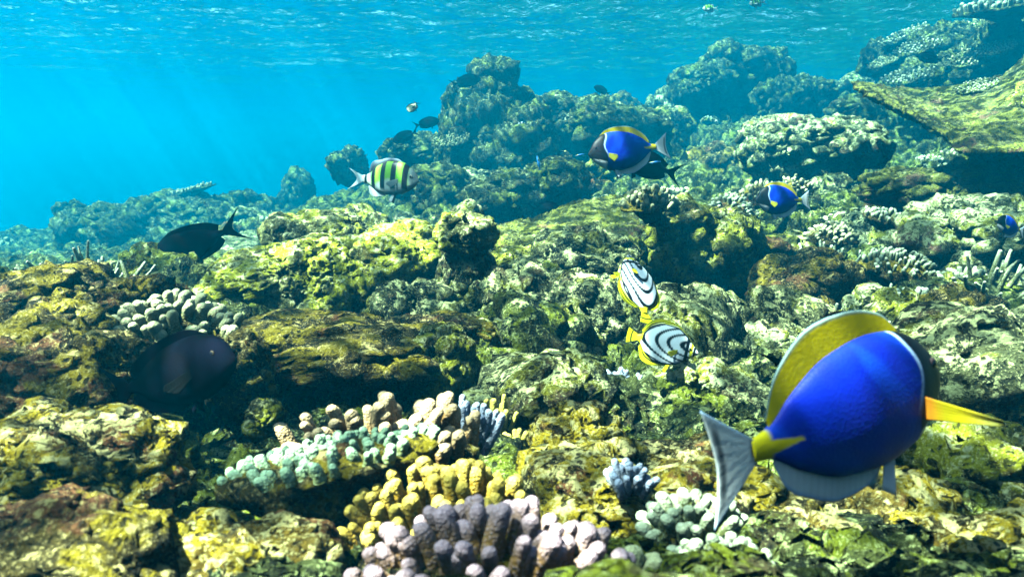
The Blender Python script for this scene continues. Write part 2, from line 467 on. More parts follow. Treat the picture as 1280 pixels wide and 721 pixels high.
# ------------------------------------------------------------------ rocks
def rock_mesh(dims, seed, sub, boxy=0.35, rough=1.0, lumps=0.5, ledge=0.0, knob=0.0, crag=1.0):
    """an irregular reef rock, half sizes dims in metres"""
    V, T = ico(sub)
    dims = np.asarray(dims, float); s = dims.mean(); off = np.array([seed * 3.17, seed * 1.31, seed * 2.71])
    n = np.sign(V) * np.abs(V) ** (1 - boxy); n /= (np.abs(n) ** 4).sum(1)[:, None] ** 0.25 * 0.5 + np.linalg.norm(n, axis=1)[:, None] * 0.5
    P = n * dims
    q = P / s
    P = P * (1 + 0.38 * fbm(q * 0.9 + off, 3) * rough)[:, None]
    P = P + s * 0.16 * np.stack([perlin(q * 1.7 + off), perlin(q * 1.7 + off + 30), perlin(q * 1.7 + off + 60)], 1) * rough
    if ledge:
        z = P[:, 2] / dims[2]
        f = 1 - ledge * sstep(-z, -0.25, 0.35) + 0.12 * np.sin(z * 6 + 3 * perlin(q * 0.8 + off))
        P[:, :2] *= f[:, None]
    N = vnormals(P, T)
    h = s * lumps * (0.22 * dome(P / s * 2.1 + off) - 0.1)
    h += s * rough * 0.13 * ridged(P / s * 1.9 + off, 3)
    P = P + N * h[:, None]
    N = vnormals(P, T)
    m = sstep(fbm(P * 4 + off, 2), -0.3, 0.3)
    h = min(0.06, 0.18 * s) * (0.45 * dome(P * 13 + off) * m * (0.4 + lumps) + 0.75 * ridged(P * 9 + off, 5, 0.6) * rough)
    h -= min(0.07, 0.22 * s) * pits(P * 7 + off + 31) + min(0.035, 0.12 * s) * pits(P * 15 + off + 71)
    h -= min(0.06, 0.2 * s) * sstep(ridged(P * 4.4 + off + 7, 2), 0.85, 1.3)
    P = P + N * (h * crag)[:, None]
    if sub >= 6:
        N = vnormals(P, T)
        h = min(0.014, 0.06 * s) * (ridged(P * 28 + off, 4, 0.65) + 0.7 * dome(P * 42 + off) * m)
        P = P + N * (h * (0.4 + 0.6 * crag))[:, None]
        if knob:
            N = vnormals(P, T)
            m2 = sstep(fbm(P * 7 + off + 50, 2), -0.35, 0.15)
            P = P + N * (knob * m2 * (dome(P * 30 + off) + 0.6 * dome(P * 62 + off) - 0.45))[:, None]
    return P, T

def rock(name, label, px, py, D, w, h, mat, seed, depth=1.0, sub=None, cat="rock", group=None, roll=0.0, **kw):
    c = at(px, py, D); D = float(st(D))
    a, b = w * D / F / 2, h * D / F / 2
    if sub is None:
        m = max(w, h); sub = 7 if m > 190 else 6 if m > 75 else 5 if m > 34 else 4
    V, T = rock_mesh((a, (a + b) / 2 * depth, b), seed, sub, **kw)
    V = V - (V.max(0) + V.min(0)) / 2
    V = V * (np.array([a, (a + b) / 2 * depth, b]) / np.percentile(np.abs(V), 98.5, axis=0))
    o = mesh(name, V, [T], M[mat] if isinstance(mat, str) else mat, loc=c)
    o.rotation_euler = (0, math.radians(roll), 0)
    return tag(o, label, cat, group)

def slab(name, label, rows, th, mat, seed, res=(60, 120), cat="rock", lump=0.3, rim=0.0):
    """a plate of reef rock through a grid of points, with thickness"""
    G = np.array([[at(*p) for p in r] for r in rows])
    nr, nc = G.shape[:2]; u = np.linspace(0, nr - 1, res[0]); v = np.linspace(0, nc - 1, res[1])
    A = np.stack([np.stack([pchip(np.arange(nc), G[r, :, k], v) for k in range(3)], 1) for r in range(nr)])
    S = np.stack([np.stack([pchip(np.arange(nr), A[:, c, k], u) for k in range(3)], 1) for c in range(res[1])], 1)
    cen = S.reshape(-1, 3).mean(0); S = S - cen
    N = vnormals_grid(S)
    if (N[..., 2] < 0).mean() > 0.5: N = -N
    uu, vv = np.meshgrid(np.linspace(-1, 1, res[0]), np.linspace(-1, 1, res[1]), indexing='ij')
    edge = np.clip(1 - np.maximum(np.abs(uu), np.abs(vv)) ** 6, 0, 1) ** 0.5
    top = S + N * (th / 2 * edge)[..., None]; bot = S - N * (th / 2 * edge)[..., None]
    nv = res[0] * res[1]
    V = np.concatenate([top.reshape(-1, 3), bot.reshape(-1, 3)])
    f = grid_faces(*res)
    ring = np.concatenate([np.arange(res[1]), np.arange(1, res[0]) * res[1] + res[1] - 1, (res[0] - 1) * res[1] + np.arange(res[1] - 2, -1, -1), np.arange(res[0] - 2, 0, -1) * res[1]])
    r2 = np.roll(ring, -1)
    Fq = np.concatenate([f, f[:, ::-1] + nv, np.stack([ring, ring + nv, r2 + nv, r2], 1)])
    off = seed * 2.3
    V = V + 0.35 * th * np.stack([perlin(V * 5 + off), perlin(V * 5 + off + 30), perlin(V * 5 + off + 60)], 1)
    T = np.concatenate([Fq[:, [0, 1, 2]], Fq[:, [0, 2, 3]]])
    Nv = vnormals(V, T)
    h = th * lump * (0.9 * dome(V * 9 + off) + 0.6 * ridged(V * 7 + off, 3)) * 0.5 + 0.008 * fbm(V * 40 + off, 3, 0.6) + 0.008 * dome(V * 45 + off)
    V = V + Nv * h[:, None]
    o = mesh(name, V, [Fq], M[mat], loc=cen)
    return tag(o, label, cat)

# left middle boulders
rock("boulder", "broad pale boulder with yellow algae crust left of the middle, below the dark surgeonfish tail", 340, 372, 2.2, 270, 128, 'mossy', 1, 1.0, boxy=0.3, lumps=0.12, rough=0.45, crag=0.3, roll=-14)
rock("boulder", "round yellow topped boulder behind the broad pale one, near the far reef edge", 398, 308, 2.6, 130, 88, 'mossy', 2, 1.1, lumps=0.12, rough=0.45, crag=0.3)
rock("boulder", "smooth olive humped boulder left of the pale capped rock pillar", 490, 338, 2.25, 140, 118, 'mossy', 3, 1.2, lumps=0.12, rough=0.45, crag=0.3)
rock("boulder", "mottled white and olive rock at the foot of the humped boulder", 525, 400, 2.1, 150, 95, 'grey', 4, 1.0)
rock("rock_ledge", "dark overhanging rock ledge with yellow algae top above the finger corals", 425, 432, 1.55, 290, 62, 'brown', 5, 1.3, ledge=0.35, lumps=0.5, knob=0.03)
rock("boulder", "blunt brown rock knob at the right end of the dark ledge", 553, 462, 1.45, 75, 105, 'green', 6, 1.0)
rock("boulder", "small pale rock cap sitting on the narrow rock pillar", 583, 292, 2.05, 75, 52, 'mossy', 7, 1.0, lumps=0.6)
rock("rock_pillar", "narrow craggy rock pillar leaning beside the central rock", 592, 375, 2.15, 70, 150, 'grey', 8, 1.0, roll=-14)
rock("reef_rock", "large craggy white flecked central rock below the butterflyfish pair's left side", 690, 440, 2.05, 215, 190, 'grey', 9, 0.9, boxy=0.45, lumps=0.7, roll=18)
rock("reef_rock", "craggy yellow and white rock on top of the central rock", 720, 352, 2.4, 150, 125, 'grey', 10, 1.0, lumps=0.8)
rock("reef_rock", "olive crusted rock between the pillar and the flat turf slab", 650, 352, 2.5, 100, 80, 'green', 11, 1.0, lumps=0.7)
rock("reef_rock", "low grey rock below the central rock, behind the yellow foreground ledge", 700, 505, 1.6, 140, 90, 'grey', 12, 1.0, lumps=0.7)
rock("reef_rock", "brown rubble rock right of the lower butterflyfish", 905, 425, 2.2, 130, 110, 'green', 13, 1.0, lumps=0.9)
rock("reef_rock", "dark green algae rock left of the smallest blue tang", 880, 310, 2.8, 130, 110, 'green', 14, 1.0, lumps=0.9)
rock("reef_rock", "knobbly ochre rock standing in front of the central rock's foot", 727, 562, 1.1, 115, 95, 'yellow', 15, 1.0, lumps=0.7, knob=0.03)
rock("rock_ledge", "yellow crusted foreground ledge left of the large tang's tail", 810, 612, 0.92, 250, 90, 'yellow', 16, 1.2, lumps=0.6, ledge=0.2, knob=0.03)
rock("reef_rock", "whitish crusted rock behind the large tang's tail", 862, 492, 1.5, 110, 75, 'white', 17, 1.0, lumps=0.7)
rock("reef_rock", "long pale crusted rock sloping down behind the large tang", 940, 520, 1.45, 120, 80, 'grey', 18, 1.0, roll=25)
rock("boulder", "sunlit pale boulder upslope of the smallest blue tang", 1010, 188, 4.1, 170, 80, 'white', 19, 1.0, lumps=0.7)
rock("reef_rock", "shadowed brown rock above the large tang's back", 1010, 372, 2.4, 140, 105, 'brown', 20, 1.0, lumps=0.6)
rock("reef_rock", "rough olive rock right of the large tang's dark face", 1225, 465, 1.8, 180, 130, 'green', 21, 1.0, lumps=0.8, knob=0.03)
rock("reef_rock", "rubbly yellow rock below the large tang's belly", 1085, 690, 0.85, 300, 150, 'yellow', 22, 1.0, lumps=0.8, knob=0.03)
rock("reef_rock", "rough ochre rock under the large tang's yellow side fin", 1235, 610, 1.0, 170, 150, 'green', 23, 1.0, lumps=0.8, knob=0.03)
rock("boulder", "bleached white boulder at the right edge behind the small dark tang", 1225, 300, 2.75, 190, 100, 'white', 24, 1.1, boxy=0.2, lumps=0.4)
rock("rock_slab", "flat green slab between the bleached boulder and the dead table coral", 1205, 238, 3.4, 220, 52, 'turf', 25, 1.3, lumps=0.3)
rock("reef_rock", "lower right corner rock with yellow crust", 1255, 715, 0.75, 180, 120, 'yellow', 26, 1.0, lumps=0.7, knob=0.03)
# left foreground
rock("reef_rock", "dark brown rock with yellow patches at the left edge, under the spiky staghorn", 75, 395, 1.35, 230, 105, 'brown', 27, 1.2, ledge=0.3, knob=0.03)
rock("reef_rock", "knobbly yellow and brown rock left of the large black fish", 70, 480, 1.05, 210, 120, 'brown', 28, 1.0, lumps=0.9, knob=0.03)
rock("reef_rock", "yellow crusted rock under the large black fish", 95, 585, 0.82, 260, 120, 'yellow', 29, 1.0, lumps=0.6, knob=0.03)
rock("reef_rock", "blurred purple brown rock in the lower left corner", 70, 705, 0.6, 300, 130, 'brown', 30, 1.0, lumps=0.7, knob=0.03)
rock("reef_rock", "blurred yellow white rock at the bottom edge under the mint plate coral", 300, 715, 0.64, 230, 110, 'yellow', 31, 1.0, lumps=0.5)
rock("reef_rock", "brown knobbly rock right of the large black fish", 295, 470, 1.25, 80, 90, 'brown', 32, 1.0, lumps=0.9, knob=0.03)
rock("reef_rock", "small mossy rock in the dark hollow beside the mint plate coral", 332, 525, 1.0, 50, 50, 'green', 33, 1.0, lumps=0.9)
rock("boulder", "small mossy boulder above the cream finger coral on the left", 178, 358, 1.95, 50, 40, 'green', 34, 1.0)
# flat slabs
slab("turf_slab", "long flat turf covered slab below the blue tang in the middle",
     [[(596, 296, 3.1), (660, 276, 3.25), (730, 254, 3.3), (800, 246, 3.3)], [(604, 308, 2.75), (670, 296, 2.85), (740, 285, 2.9), (805, 280, 2.9)], [(620, 330, 2.5), (690, 318, 2.55), (750, 312, 2.55), (806, 318, 2.55)]], 0.07, 'turf', 41)
slab("dead_table_coral", "large dead table coral slab overhanging a dark hollow on the right",
     [[(1064, 106, 3.9), (1130, 114, 4.0), (1210, 112, 3.9), (1330, 40, 3.7)], [(1068, 110, 3.7), (1140, 132, 3.6), (1215, 150, 3.4), (1330, 110, 3.3)], [(1076, 116, 3.5), (1150, 152, 3.3), (1205, 190, 3.1), (1340, 185, 3.0)]], 0.09, 'turf', 42, cat="coral")
rock("reef_rock", "dark craggy rock at the right edge holding up the dead table coral", 1300, 205, 3.35, 110, 190, 'green', 47, 1.0, lumps=0.7)
slab("sand_slab", "bright pale flat slab behind the dark surgeonfish on the left",
     [[(180, 312, 4.5), (250, 300, 4.6), (322, 290, 4.7)], [(195, 352, 3.5), (262, 344, 3.5), (330, 322, 3.6)]], 0.08, 'white', 43, res=(40, 60))
slab("rock_slab", "tilted green slab in front of the bleached boulder's hollow",
     [[(1080, 262, 3.7), (1140, 245, 3.8), (1200, 240, 3.8)], [(1090, 285, 3.3), (1150, 275, 3.3), (1200, 285, 3.3)]], 0.06, 'turf', 44, res=(40, 60))

# middle outcrop
for args in [
    ("tall rocky outcrop rising in the middle distance", 603, 165, 5.1, 94, 130, 51, 1.0, 0),
    ("craggy summit of the middle outcrop, leaning right", 620, 106, 5.1, 62, 66, 52, 1.0, -20),
    ("small dark spire on the right shoulder of the outcrop", 656, 132, 5.2, 26, 44, 53, 1.0, 0),
    ("shadowed dark mass on the right flank of the outcrop", 640, 185, 4.95, 110, 100, 54, 1.0, 0),
    ("low dark ridge running left from the outcrop, beside two dark fish", 525, 192, 5.3, 90, 46, 55, 1.0, -12),
    ("rounded green hump right of the outcrop", 705, 155, 5.6, 110, 66, 56, 1.0, 0),
    ("grassy green hump above the blue tang in the middle", 775, 165, 5.2, 120, 60, 57, 1.0, 10),
    ("dark rock under the outcrop, right of the striped sergeant fish", 545, 240, 4.5, 90, 60, 58, 1.0, 0),
    ("rounded reef knoll left of the striped sergeant fish, at the drop off", 437, 208, 5.6, 46, 46, 59, 1.0, 0),
    ("dark hollow rock left of the blue tang, above the turf slab", 625, 245, 4.0, 90, 56, 60, 1.0, 0),
    ("shadowed block right below the blue tang", 690, 232, 4.1, 80, 60, 61, 1.0, 0),
]:
    rock("outcrop_rock", args[0], *args[1:6], 'far', args[6], args[7], roll=args[8], lumps=1.0, rough=1.6)
# left far reef
for args in [
    ("far reef block with a flat top at left, behind the dark surgeonfish", 225, 285, 6.0, 170, 80, 'far', 62, 0),
    ("far jagged reef rock at left with an overhanging tip", 140, 300, 5.8, 110, 74, 'far', 63, 20),
    ("far pointed pinnacle standing alone left of the drop off", 374, 252, 7.4, 40, 76, 'far', 64, 8),
    ("far bumpy reef rock between the flat block and the pinnacle", 300, 272, 6.3, 100, 60, 'far', 65, 0),
    ("far low reef ridge at the left edge", 35, 322, 6.6, 150, 60, 'far', 66, 0),
    ("small overhanging knob on the left far reef", 92, 264, 6.0, 40, 24, 'far', 67, 20),
    ("far shadowed reef rock below the pinnacle", 345, 292, 6.2, 90, 50, 'far', 68, 0),
    ("far pale reef rock left of the bright slab", 115, 338, 4.6, 110, 46, 'far', 69, 0),
    ("hazy reef hill top at the back, right of the middle", 930, 94, 6.9, 120, 70, 'far', 70, 0),
    ("hazy dark hump on the left of the back hill", 880, 112, 6.7, 80, 54, 'far', 71, 0),
    ("hazy lump on the right of the back hill", 990, 125, 6.6, 90, 56, 'far', 72, 0),
    ("round pale mound behind the tip of the dead table coral", 1070, 142, 5.6, 66, 44, 'far', 73, 0),
    ("dark block under the right ridge's tables", 1170, 105, 5.3, 90, 60, 'far', 74, 0),
    ("ridge rock at the upper right edge", 1270, 70, 5.2, 110, 90, 'far', 75, 0),
    ("ridge rock below the topmost plate coral", 1215, 62, 5.6, 120, 60, 'far', 76, 0),
    ("ridge rock at the left end of the right slope's crest", 1130, 75, 6.0, 90, 50, 'far', 77, 0),
]:
    rock("reef_rock", args[0], *args[1:7], args[7], 1.0, roll=args[8], lumps=0.9, rough=1.2)

# ------------------------------------------------------------------ corals
def finger(base, d, L, r0, r1, sides=14, rings=14, seed=0, bend=0.12, bumpy=0.09):
    base = np.asarray(base, float); d = np.asarray(d, float); d = d / np.linalg.norm(d)
    a = np.cross(d, [0.3, 0.7, 0.2]); a /= np.linalg.norm(a); b = np.cross(d, a)
    sc = max(0.2, 1 - r1 / L)
    s = np.concatenate([np.linspace(0, sc, rings - 5), sc + (1 - sc) * np.sin(np.linspace(0, math.pi / 2, 6))[1:]])
    r = r0 + (r1 - r0) * np.minimum(s / sc, 1)
    cap = np.sqrt(np.clip(1 - ((s - sc) / (1 - sc)).clip(0, 1) ** 2, 0, 1)); r = np.maximum(r * cap, 1e-5)
    th = np.linspace(0, 2 * math.pi, sides, endpoint=False)
    bd = a * math.cos(seed * 2.4) + b * math.sin(seed * 2.4)
    cen = base + np.outer(s * L, d) + np.outer(bend * L * s * s, bd)
    V = cen[:, None] + r[:, None, None] * (np.cos(th)[None, :, None] * a + np.sin(th)[None, :, None] * b)
    V = V.reshape(-1, 3)
    if bumpy:
        q = (V / max(r1, 1e-4))
        off = V - np.repeat(cen, sides, 0)
        V = V + off * (bumpy * 1.6 * perlin(q * 1.1 + seed * 1.7) + bumpy * 1.2 * perlin(q * 2.6 + seed))[:, None]
    return V, grid_faces(rings, sides, True), np.repeat(s, sides)

def join(parts):
    Vs, Fs, Ts, o = [], [], [], 0
    for V, Fq, t in parts:
        Vs.append(V); Fs.append(Fq + o); Ts.append(t); o += len(V)
    return np.concatenate(Vs), np.concatenate(Fs), np.concatenate(Ts)

def cluster_specs(n, R, L, r, seed, spread=0.6, domeh=0.3, aspect=1.0, jit=0.25, taper=0.8, fork=0.0, edge_drop=0.25):
    rg = np.random.default_rng(seed); out = []
    for i in range(n):
        q = math.sqrt((i + 0.5) / n); ph = i * 2.399963 + rg.normal() * 0.25
        q = min(1, max(0, q + rg.normal() * 0.04))
        x, y = q * R * math.cos(ph), q * R * math.sin(ph) * aspect
        z = -domeh * R * q * q
        d = np.array([x / R * spread, y / R * spread, 1.0]) + rg.normal(size=3) * jit * 0.5
        l = L * (1 + rg.uniform(-jit, jit)) * (1 - edge_drop * q)
        rr = r * (1 + rg.uniform(-0.18, 0.18))
        out.append(((x, y, z - 0.25 * l), d, l * 1.25, rr, rr * taper, i + seed))
        if rg.random() < fork:
            d2 = d / np.linalg.norm(d) + rg.normal(size=3) * 0.45
            d1 = d / np.linalg.norm(d)
            out.append((np.array((x, y, z)) + d1 * l * 0.35, d2, l * 0.55, rr * 0.85, rr * taper * 0.85, i + seed + 500))
    return out

def base_mound(R, depth, aspect, seed, top=0.0, domeh=0.3, neck=0.8):
    V, T = ico(5)
    P = V * np.array([R, R * aspect, depth])
    f = np.where(V[:, 2] < 0, neck + (1 - neck) * (1 + V[:, 2]), 1.0)
    P[:, :2] *= f[:, None]
    P[:, 2] = np.where(V[:, 2] > 0, P[:, 2] * 0.06, P[:, 2])
    P[:, 2] += top - domeh * R * np.clip((P[:, 0] ** 2 + (P[:, 1] / aspect) ** 2) / R ** 2, 0, 1) * (V[:, 2] > -0.2) 
    N = vnormals(P, T)
    P = P + N * (0.12 * R * fbm(P / R * 2.2 + seed, 3) + 0.05 * R * dome(P / R * 6 + seed))[:, None]
    return P, T

def coral(name, label, px, py, D, wpx, L, r, n, mat, seed, base_mat='brown', aspect=0.8, spread=0.6, domeh=0.3, tilt=(0, 0), single=False,
          sides=12, rings=12, depth=0.8, neck=0.7, fork=0.0, jit=0.25, taper=0.8, group=None, cat="coral", edge_drop=0.25, onground=False, bumpy=0.09):
    loc = at(px, py, D); D = float(st(D))
    R = wpx * D / F / 2
    e = empty(name, loc, (math.radians(tilt[0]), math.radians(tilt[1]), 0))
    tag(e, label, cat, group)
    bV, bT = base_mound(R * 0.97, R * depth, aspect, seed, top=-0.05 * R, domeh=domeh, neck=neck)
    mesh("base", bV, [bT], M[base_mat] if isinstance(base_mat, str) else base_mat, e)
    sp = cluster_specs(n, R * 0.93, L, r, seed, spread, domeh, aspect, jit, taper, fork, edge_drop)
    fs = [finger(b, d, l, r0, r1, sides, rings, s, bumpy=bumpy) for b, d, l, r0, r1, s in sp]
    if single or len(fs) > 100:
        V, Fq, t = join(fs); mesh("branches", V, [Fq], C[mat], e, attr=t)
    else:
        for V, Fq, t in fs: mesh("branch", V, [Fq], C[mat], e, attr=t)
    return e

# foreground finger corals: every finger its own part
coral("finger_coral", "lavender tipped stubby finger coral at the bottom edge, nearest the camera", 612, 698, 0.56, 335, 0.038, 0.0086, 98, 'lavender', 101, aspect=0.62, spread=0.5, domeh=0.35, tilt=(8, 0), sides=18, rings=20, fork=0.0)
coral("finger_coral", "golden yellow finger coral behind the lavender one", 542, 622, 0.69, 225, 0.034, 0.0080, 98, 'gold', 102, aspect=0.75, spread=0.75, domeh=0.5, tilt=(6, -8), sides=16, rings=18, fork=0.0)
coral("plate_coral", "mint green plate of crowded short knobs on a brown stalk", 410, 568, 0.76, 280, 0.018, 0.0060, 100, 'mint', 103, aspect=0.55, spread=0.6, domeh=0.06, tilt=(-7, -12), sides=14, rings=12, depth=0.95, neck=0.35)
coral("finger_coral", "tall tan finger coral behind the mint plate coral", 475, 548, 0.90, 255, 0.048, 0.0100, 48, 'tan', 104, aspect=0.35, spread=0.5, domeh=0.15, tilt=(5, -6), sides=18, rings=18, fork=0.5, jit=0.4)
coral("finger_coral", "small pale blue finger coral clump right of the tall tan one", 576, 545, 1.0, 62, 0.055, 0.0062, 30, 'blue', 105, aspect=0.7, spread=0.5, domeh=0.3, sides=12, rings=12, fork=0.4)
coral("finger_coral", "white knobbed coral below the large tang's tail, upper of two", 868, 650, 0.70, 105, 0.030, 0.0072, 48, 'white', 106, aspect=0.8, spread=0.9, domeh=0.6, sides=14, rings=12, fork=0.3)
coral("finger_coral", "white knobbed coral at the bottom edge, lower of two", 905, 708, 0.62, 110, 0.026, 0.0068, 50, 'white', 107, aspect=0.8, spread=0.9, domeh=0.6, sides=14, rings=12, fork=0.3)
coral("finger_coral", "small lavender finger coral set in the yellow foreground ledge", 786, 598, 0.80, 48, 0.022, 0.0052, 22, 'blue', 108, aspect=0.8, spread=0.8, domeh=0.5)
coral("finger_coral", "blurred cream knob coral at the bottom edge between the lavender and white corals", 805, 720, 0.6, 70, 0.024, 0.0075, 24, 'cream', 109, spread=0.9, domeh=0.6)
coral("finger_coral", "small yellow finger coral in the dark gap below the central rock", 618, 532, 1.25, 40, 0.05, 0.006, 18, 'yellow', 110, spread=0.6)
coral("finger_coral", "tiny yellow knob coral right of the small yellow finger coral", 652, 552, 1.2, 38, 0.024, 0.006, 18, 'yellow', 111, spread=0.9)
coral("finger_coral", "pale blue finger coral tuft below the butterflyfish pair", 771, 484, 1.5, 36, 0.045, 0.0055, 20, 'blue', 112, spread=0.6, fork=0.4)
coral("cauliflower_coral", "round green coral with white dots right of the pale blue tuft", 808, 506, 1.42, 52, 0.024, 0.0055, 44, 'green', 113, spread=1.3, domeh=0.8, aspect=0.9)
coral("finger_coral", "cream and yellow short fingered coral above the large black fish", 207, 394, 1.28, 160, 0.042, 0.0115, 90, 'cream', 114, aspect=0.7, spread=0.75, domeh=0.5, fork=0.3, tilt=(5, -6))
coral("staghorn_coral", "spiky pale staghorn coral on the dark rock at the left, larger of two", 112, 352, 1.85, 92, 0.085, 0.0075, 30, 'white', 115, aspect=0.5, spread=1.1, domeh=0.2, taper=0.45, jit=0.45, fork=0.5)
coral("staghorn_coral", "spiky pale staghorn coral left of the cream fingered coral, smaller of two", 98, 412, 1.5, 62, 0.06, 0.006, 22, 'white', 116, aspect=0.5, spread=1.0, taper=0.45, jit=0.45, fork=0.4, tilt=(0, 15))
coral("staghorn_coral", "sparse staghorn sprigs at the left edge of the dark rock", 45, 358, 1.9, 60, 0.06, 0.006, 14, 'white', 117, aspect=0.5, spread=1.1, taper=0.45, jit=0.5, fork=0.4)
coral("cauliflower_coral", "cream cauliflower coral on a dark stalk below the blue tang", 813, 240, 2.55, 70, 0.030, 0.0095, 95, 'cream', 118, aspect=0.9, spread=1.1, domeh=0.6, depth=1.1, neck=0.35)
coral("cauliflower_coral", "small white dotted coral hanging under the cream cauliflower coral", 823, 270, 2.6, 26, 0.02, 0.006, 30, 'white', 119, spread=1.4, domeh=0.9)
coral("cauliflower_coral", "round white and green cauliflower coral above the large tang's face", 1142, 372, 2.05, 78, 0.032, 0.0085, 92, 'green', 120, aspect=0.9, spread=1.3, domeh=0.9, edge_drop=0.1)
coral("table_coral", "flat pale green table coral behind the round cauliflower coral", 1125, 322, 2.5, 92, 0.03, 0.0075, 98, 'white', 121, aspect=0.7, spread=0.7, domeh=0.3, tilt=(18, 5))
coral("finger_coral", "white fingered coral behind the smallest blue tang, left clump", 912, 250, 3.4, 66, 0.034, 0.011, 80, 'white', 122, spread=1.1, domeh=0.6)
coral("finger_coral", "cream fingered coral behind the smallest blue tang, upper clump", 955, 232, 3.5, 70, 0.034, 0.011, 80, 'cream', 123, spread=1.1, domeh=0.6)
coral("finger_coral", "cream fingered coral behind the smallest blue tang, right clump", 992, 226, 3.5, 50, 0.032, 0.010, 60, 'cream', 124, spread=1.1, domeh=0.6)
coral("finger_coral", "pale finger coral downslope of the smallest blue tang", 1040, 285, 3.0, 64, 0.03, 0.010, 66, 'cream', 125, spread=1.1, domeh=0.5)
coral("table_coral", "bright white flat coral patch in front of the tilted green slab", 1107, 268, 3.1, 48, 0.03, 0.009, 50, 'white', 126, spread=0.7, domeh=0.2, tilt=(15, 10))
coral("finger_coral", "green white finger coral left of the bleached boulder's foot", 1205, 345, 2.4, 80, 0.035, 0.009, 60, 'white', 127, spread=0.8, domeh=0.5, aspect=0.8)
# lobed coral
for k, (px, py, D, w, h, lb) in enumerate([(1085, 372, 2.1, 32, 36, "pale lobed coral mound left of the round cauliflower coral, tallest lobe"), (1068, 382, 2.05, 26, 28, "pale lobed coral mound left of the round cauliflower coral, small left lobe")]):
    rock("lobe_coral", lb, px, py, D, w, h, 'white', 130 + k, 1.0, sub=5, cat="coral", rough=0.4, lumps=0.3, boxy=0.0)

def table(name, label, px, py, D, wpx, thick, seed, tilt, mat='white', aspect=0.7, n=80):
    """thin plate coral: rimmed disc on a stalk, its top set with little nubs"""
    R = wpx * float(st(D)) / F / 2; rg = np.random.default_rng(seed)
    e = empty(name, at(px, py, D), (math.radians(tilt[0]), math.radians(tilt[1]), 0)); tag(e, label, "coral")
    m = 72; th = np.linspace(0, 2 * math.pi, m, endpoint=False)
    edge = 1 + 0.16 * fbm(np.stack([np.cos(th) * 1.5 + seed, np.sin(th) * 1.5, 0 * th], 1), 3)
    prof = [(0.02, -0.55), (0.14, -0.5), (0.16, -0.3), (0.45, -0.14), (0.85, -0.04), (1.0, 0.0), (0.99, thick), (0.8, thick * 0.9), (0.4, thick * 0.3), (0.02, 0.0)]
    V = np.array([[(R * a * edge[j] * math.cos(t), R * a * edge[j] * math.sin(t) * aspect, R * z) for j, t in enumerate(th)] for a, z in prof]).reshape(-1, 3)
    V += 0.05 * R * np.stack([perlin(V / R * 3 + seed), perlin(V / R * 3 + seed + 9), perlin(V / R * 3 + seed + 30)], 1)
    mesh("plate", V, [grid_faces(len(prof), m, True)[:, ::-1]], M['far'], e)
    fs = []
    for i in range(n):
        q = math.sqrt((i + 0.5) / n) * 0.97; ph = i * 2.39996
        fs.append(finger((R * q * math.cos(ph), R * aspect * q * math.sin(ph), R * thick * q - 0.01), (0.5 * math.cos(ph) * q, 0.5 * math.sin(ph) * q, 1), R * 0.16 * rg.uniform(0.7, 1.3), R * 0.05, R * 0.04, 8, 9, i))
    V, Fq, t = join(fs); mesh("branches", V, [Fq], C[mat], e, attr=t)
    return e
for k, (px, py, D, w, tl, mt, lb) in enumerate([
    (1262, 8, 4.9, 130, (8, -12), 'white', "topmost pale plate coral at the upper right corner"),
    (1130, 46, 5.8, 60, (10, -25), 'white', "bright plate coral at the left end of the right ridge's crest"),
    (1205, 38, 5.6, 70, (10, -20), 'cream', "plate coral in the middle of the right ridge's crest"),
    (1148, 60, 5.4, 60, (20, -20), 'white', "plate coral just below the ridge crest's bright plate"),
    (1222, 72, 5.0, 70, (22, -18), 'cream', "plate coral in the middle of the right slope"),
    (1245, 62, 4.9, 50, (22, -18), 'white', "smaller plate coral right of the mid slope plate"),
    (1135, 97, 5.1, 66, (18, -15), 'white', "plate coral on the right slope above the dead table coral's tip"),
    (1222, 108, 3.7, 50, (20, -20), 'white', "plate coral lying on top of the dead table coral"),
    (1105, 78, 5.7, 40, (18, -25), 'cream', "small plate coral at the far left of the right slope"),
    (235, 240, 6.0, 62, (6, -14), 'cream', "flat table coral crowning the left far reef"),
    (300, 268, 6.0, 46, (8, -8), 'cream', "small table coral right of the crowned far reef block"),
    (175, 268, 6.0, 60, (14, -6), 'white', "pale table coral on the slope of the left far reef"),
    (565, 176, 4.9, 46, (30, -10), 'cream', "pale rimmed bowl coral on the left flank of the outcrop")]):
    table("plate_coral", lb, px, py, D, w, 0.06, 140 + k, tl, mt)
coral("cauliflower_coral", "tiny bluish white coral ball on the outcrop's right flank", 651, 156, 4.8, 18, 0.03, 0.011, 36, 'blue', 160, spread=1.4, domeh=0.9, single=True, sides=8, rings=9)
coral("cauliflower_coral", "tiny white coral ball on the green hump right of the outcrop", 716, 143, 5.2, 20, 0.03, 0.011, 36, 'white', 161, spread=1.4, domeh=0.9, single=True, sides=8, rings=9)

